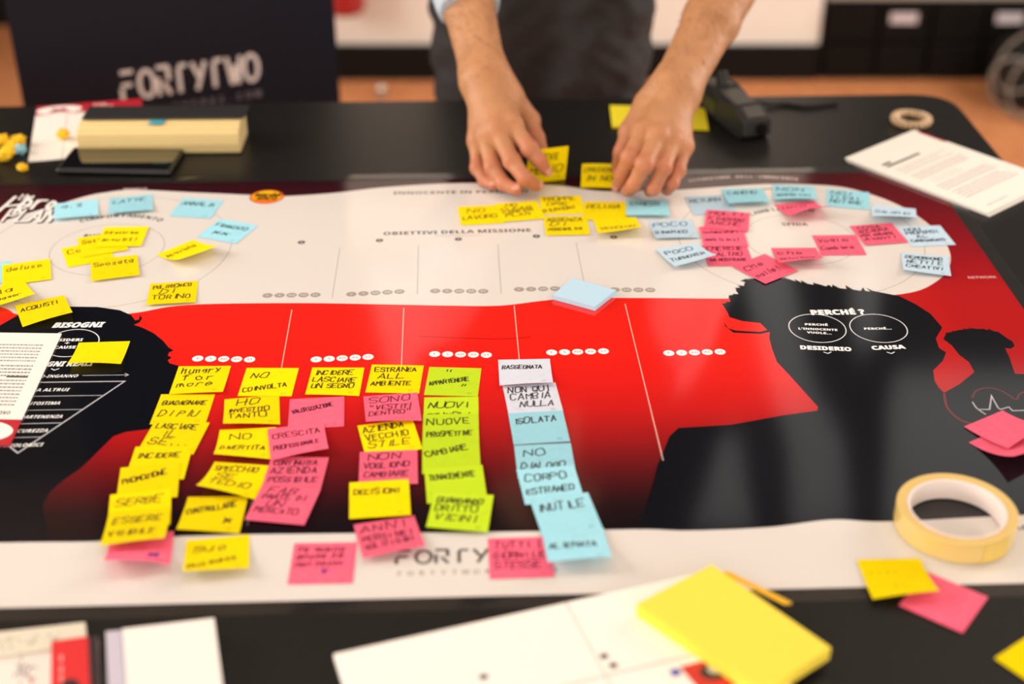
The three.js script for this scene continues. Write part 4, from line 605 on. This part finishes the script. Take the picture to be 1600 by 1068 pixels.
{
  const o = thing('person', 'person in dark trousers and pale blue shirt bending over to place sticky notes', 'person', [0, 0, 0]);
  const colourise = (g, hands) => {   // skin tone with warmer knuckles and fingertips
    const p = g.attributes.position, c = new Float32Array(p.count * 3);
    for (let i = 0; i < p.count; i++) {
      const x = p.getX(i), y = p.getY(i), z = p.getZ(i); let warm = 0;
      for (const h of hands) for (const f of Object.keys(RADII)) h[f].forEach(([a, b, d], k) => { warm = Math.max(warm, (k === 0 ? 0.55 : 1) * Math.exp(-((x - a) ** 2 + (y - b) ** 2 + (z - d) ** 2) / (0.016 ** 2))); });
      const n = 1 + 0.10 * noise.noise(x * 60, y * 60, z * 60) + 0.06 * noise.noise(x * 200, y * 200, z * 200);
      c.set([(0.475 + 0.04 * warm) * n, (0.222 - 0.06 * warm) * n, (0.098 - 0.008 * warm) * n], i * 3);
    }
    g.setAttribute('color', new THREE.BufferAttribute(c, 3)); return g;
  };
  const around = (h, elbow) => { const all = [h.wrist, elbow, ...Object.keys(RADII).flatMap((f) => h[f])]; return [[0, 1, 2].map((i) => Math.min(...all.map((p) => p[i])) - 0.045), [0, 1, 2].map((i) => Math.max(...all.map((p) => p[i])) + 0.045)]; };
  const fr = armField(HAND_R, ELBOW_R), fl = armField(HAND_L, ELBOW_L), [r0, r1] = around(HAND_R, ELBOW_R), [l0, l1] = around(HAND_L, ELBOW_L);
  r0[1] = Math.max(r0[1], 0.7395); l0[1] = Math.max(l0[1], 0.7395);
  const armR = colourise(meshField(fr, r0, r1, 0.0026), [HAND_R]), armL = colourise(meshField(fl, l0, l1, 0.0026), [HAND_L]);
  // trunk, legs, upper arms and neck under the clothes
  const trunk = blend([cap([0.05, 0.93, -2.25], [0.06, 1.14, -2.13], 0.12, 0.13), cap([-0.03, 1.2, -2.06], [0.15, 1.2, -2.06], 0.11, 0.11), cap(SHOULDER_R, ELBOW_R, 0.045, 0.036), cap(SHOULDER_L, ELBOW_L, 0.045, 0.036), cap([0.06, 1.26, -2.03], [0.06, 1.36, -1.97], 0.06, 0.054), cap([-0.035, 0.84, -2.23], [-0.05, 0.46, -2.21], 0.078, 0.055), cap([-0.05, 0.46, -2.21], [-0.05, 0.09, -2.26], 0.052, 0.038), cap([0.135, 0.84, -2.23], [0.145, 0.46, -2.21], 0.078, 0.055), cap([0.145, 0.46, -2.21], [0.15, 0.09, -2.26], 0.052, 0.038)], 0.05);
  const trunkMesh = colourise(meshField(trunk, [-0.25, 0.03, -2.42], [0.38, 1.46, -1.85], 0.012), []);
  // head, looking down at the notes
  const hc = [0.06, 1.445, -1.925], hp = (x, y, z) => { const a = 0.6, c = Math.cos(a), s = Math.sin(a); return [hc[0] + x, hc[1] + y * c - z * s, hc[2] + y * s + z * c]; };
  const head = blend([ball(hp(0, 0.03, -0.015), 0.09, [0.85, 1.02, 1.05]), cap(hp(0, -0.02, 0.02), hp(0, -0.085, 0.05), 0.062, 0.04), cap(hp(0, 0.01, 0.082), hp(0, -0.028, 0.104), 0.009, 0.014), cap(hp(-0.03, 0.03, 0.075), hp(0.03, 0.03, 0.075), 0.014, 0.014), ball(hp(-0.078, -0.005, -0.005), 0.025, [0.4, 1.2, 0.7]), ball(hp(0.078, -0.005, -0.005), 0.025, [0.4, 1.2, 0.7]), cap(hp(-0.018, -0.06, 0.083), hp(0.018, -0.06, 0.083), 0.008, 0.008), cap([0.06, 1.34, -1.98], hp(0, -0.04, -0.02), 0.054, 0.055)], 0.016);
  const headMesh = colourise(meshField(head, [-0.06, 1.27, -2.1], [0.18, 1.6, -1.76], 0.005), []);
  part(o, 'body', mergeGeometries([armR, armL, trunkMesh, headMesh]), phys(0xffffff, 0.5, { vertexColors: true, specularIntensity: 0.7, sheen: 0.15, sheenRoughness: 0.6, sheenColor: new THREE.Color(0xffd0b0) }));
  for (const s of [-1, 1]) { part(o, 'eye', new THREE.SphereGeometry(0.0125, 20, 14).translate(...hp(s * 0.031, 0.004, 0.071)), std(0xe8e2da, 0.2)); part(o, 'eyelid', new THREE.SphereGeometry(0.0138, 20, 10, 0, Math.PI * 2, 0, 1.5).rotateX(1.2).translate(...hp(s * 0.031, 0.004, 0.071)), std(0xb8825e, 0.6)); }
  part(o, 'mouth', tube([hp(-0.022, -0.058, 0.088), hp(0, -0.06, 0.0925), hp(0.022, -0.058, 0.088)], 0.0032, 16, 8), std(0x9a5a4c, 0.5));
  const hairF = blend([ball(hp(0, 0.05, -0.028), 0.094, [0.9, 1.0, 1.04]), ball(hp(0, 0.1, 0.04), 0.045, [1.4, 0.7, 0.9])], 0.03);
  part(o, 'hair', meshField((x, y, z) => hairF(x, y, z) + 0.006 * noise.noise(x * 70, y * 25, z * 70), [-0.06, 1.3, -2.12], [0.19, 1.62, -1.76], 0.007), std(0x1d130d, 0.7), 'short dark hair');
  // fingernails on the fingers that show
  for (const h of [HAND_R, HAND_L]) for (const f of Object.keys(RADII)) {
    const a = V(h[f][2]), b = V(h[f][3]), d = b.clone().sub(a).normalize(), up = V(h[f][1]).sub(a).cross(d).cross(d).negate(); const out = V([0, 0.75, 0.65]); out.addScaledVector(d, -out.dot(d)).normalize();
    const r = RADII[f][3], g = new THREE.SphereGeometry(1, 16, 10).scale(r * 0.6, r * 0.18, r * 0.9), m = new THREE.Matrix4().makeBasis(out.clone().cross(d), out, d); g.applyMatrix4(m).translate(...b.clone().addScaledVector(out, r * 0.84).addScaledVector(d, r * 0.12).toArray());
    part(o, 'fingernail', g, std(0xd09078, 0.4));
  }
  // fine dark hair on the forearms
  const strands = [];
  for (const [g, w, e, field] of [[armR, V(HAND_R.wrist), V(ELBOW_R), fr], [armL, V(HAND_L.wrist), V(ELBOW_L), fl]]) {
    const p = g.attributes.position, nn = g.attributes.normal, axis = e.clone().sub(w), len = axis.length(); axis.normalize(); seed = 17; let made = 0;
    for (let tries = 0; tries < 40000 && made < 1500; tries++) {
      const i = Math.floor(rnd() * p.count), q = new THREE.Vector3().fromBufferAttribute(p, i), t = q.clone().sub(w).dot(axis); if (t < -0.025 || t > 0.2 || rnd() > 0.35 + t * 5) continue;
      const nrm = new THREE.Vector3().fromBufferAttribute(nn, i), side = axis.clone().cross(nrm).normalize(), flow = axis.clone().negate().addScaledVector(side, rr(0.3, 1.1)).addScaledVector(nrm, rr(0.02, 0.2)).normalize(), l = rr(0.007, 0.013), h = side.clone().cross(flow).cross(flow).normalize().multiplyScalar(0.00019);
      const a = q.clone().addScaledVector(nrm, -0.0005), m = a.clone().addScaledVector(flow, l * 0.55).addScaledVector(nrm, 0.0009), z = a.clone().addScaledVector(flow, l).addScaledVector(nrm, 0.0006);
      strands.push(a.x - h.x, a.y - h.y, a.z - h.z, a.x + h.x, a.y + h.y, a.z + h.z, m.x, m.y, m.z, m.x - h.x, m.y - h.y, m.z - h.z, m.x + h.x, m.y + h.y, m.z + h.z, z.x, z.y, z.z); made++;
    }
  }
  const sg = new THREE.BufferGeometry(); sg.setAttribute('position', new THREE.Float32BufferAttribute(strands, 3)); sg.computeVertexNormals();
  part(o, 'arm_hair', sg, std(0x4a2c1a, 0.6), 'fine dark arm hair').userData.kind = 'stuff';
  // clothes
  const legs = blend([cap([-0.022, 0.80, -2.215], [-0.042, 0.46, -2.205], 0.108, 0.082), cap([-0.042, 0.46, -2.205], [-0.05, 0.07, -2.25], 0.082, 0.068), cap([0.12, 0.80, -2.215], [0.134, 0.46, -2.205], 0.108, 0.082), cap([0.134, 0.46, -2.205], [0.15, 0.07, -2.25], 0.082, 0.068), cap([-0.005, 0.88, -2.24], [0.1, 0.88, -2.24], 0.12, 0.12)], 0.035);
  const folds = (x, y, z) => 0.011 * noise.noise(x * 11 + y * 6, y * 20 - x * 14, z * 9) + 0.005 * noise.noise(x * 30, y * 45 + x * 20, z * 20);
  part(o, 'trousers', meshField((x, y, z) => Math.max(legs(x, y, z) + folds(x, y, z), y - 0.985, 0.045 - y), [-0.19, 0.02, -2.42], [0.29, 1.02, -2.05], 0.009), std(new THREE.Color().setRGB(0.022, 0.020, 0.021), 0.85), 'dark grey trousers');
  const cuffAt = V(HAND_R.wrist).lerp(V(ELBOW_R), 0.43), axisR = V(ELBOW_R).sub(V(HAND_R.wrist)).normalize(), cuffL = V(ELBOW_L).lerp(V(SHOULDER_L), 0.12), axisL = V(SHOULDER_L).sub(V(ELBOW_L)).normalize();
  const sleeveR = blend([cap(V(HAND_R.wrist).lerp(V(ELBOW_R), 0.3).toArray(), ELBOW_R, 0.0385, 0.054), cap(ELBOW_R, SHOULDER_R, 0.056, 0.07)], 0.02), sleeveL = blend([cap(ELBOW_L, SHOULDER_L, 0.054, 0.07)], 0.02);
  const chest = blend([cap([0.05, 0.94, -2.25], [0.06, 1.14, -2.12], 0.152, 0.155), cap([-0.06, 1.22, -2.06], [0.18, 1.22, -2.06], 0.115, 0.115)], 0.06);
  const shirt = (x, y, z) => {
    const a = Math.max(sleeveR(x, y, z), (cuffAt.x - x) * axisR.x + (cuffAt.y - y) * axisR.y + (cuffAt.z - z) * axisR.z), b = Math.max(sleeveL(x, y, z), (cuffL.x - x) * axisL.x + (cuffL.y - y) * axisL.y + (cuffL.z - z) * axisL.z);
    return smin(smin(Math.max(chest(x, y, z), 0.91 - y), a, 0.02), b, 0.02) + 0.004 * noise.noise(x * 16, y * 22, z * 16);
  };
  const weave = grain(128, 128, (x, y) => 0.5 + 0.5 * Math.sin(x * 1.4) * Math.sin(y * 1.4) * (0.6 + 0.4 * rnd()));
  part(o, 'shirt', meshField(shirt, [-0.26, 0.86, -2.44], [0.4, 1.42, -1.76], 0.008), std(0xb9c4cf, 0.85, { bumpMap: weave, bumpScale: 0.0004 }), 'pale blue shirt with rolled cuff');
  part(o, 'added_vest', meshField((x, y, z) => Math.max(chest(x, y, z) - 0.012, 0.9 - y) + 0.004 * noise.noise(x * 14, y * 18, z * 14), [-0.26, 0.87, -2.46], [0.38, 1.42, -1.86], 0.01), std(0x0e0e11, 0.9), 'dark layer added over the shirt to darken its reflection');  // added garment, out of view, keeps the mirrored torso dark
  for (const s of [0, 1]) part(o, 'shoe', rbox(0.095, 0.075, 0.27, 0.035, 4).translate(s ? 0.15 : -0.05, 0.0385, -2.2), std(0x151312, 0.5));
}

scene.traverse((m) => { if (m.isMesh) m.castShadow = m.receiveShadow = true; });
camera.updateProjectionMatrix();
renderer.render(scene, camera);
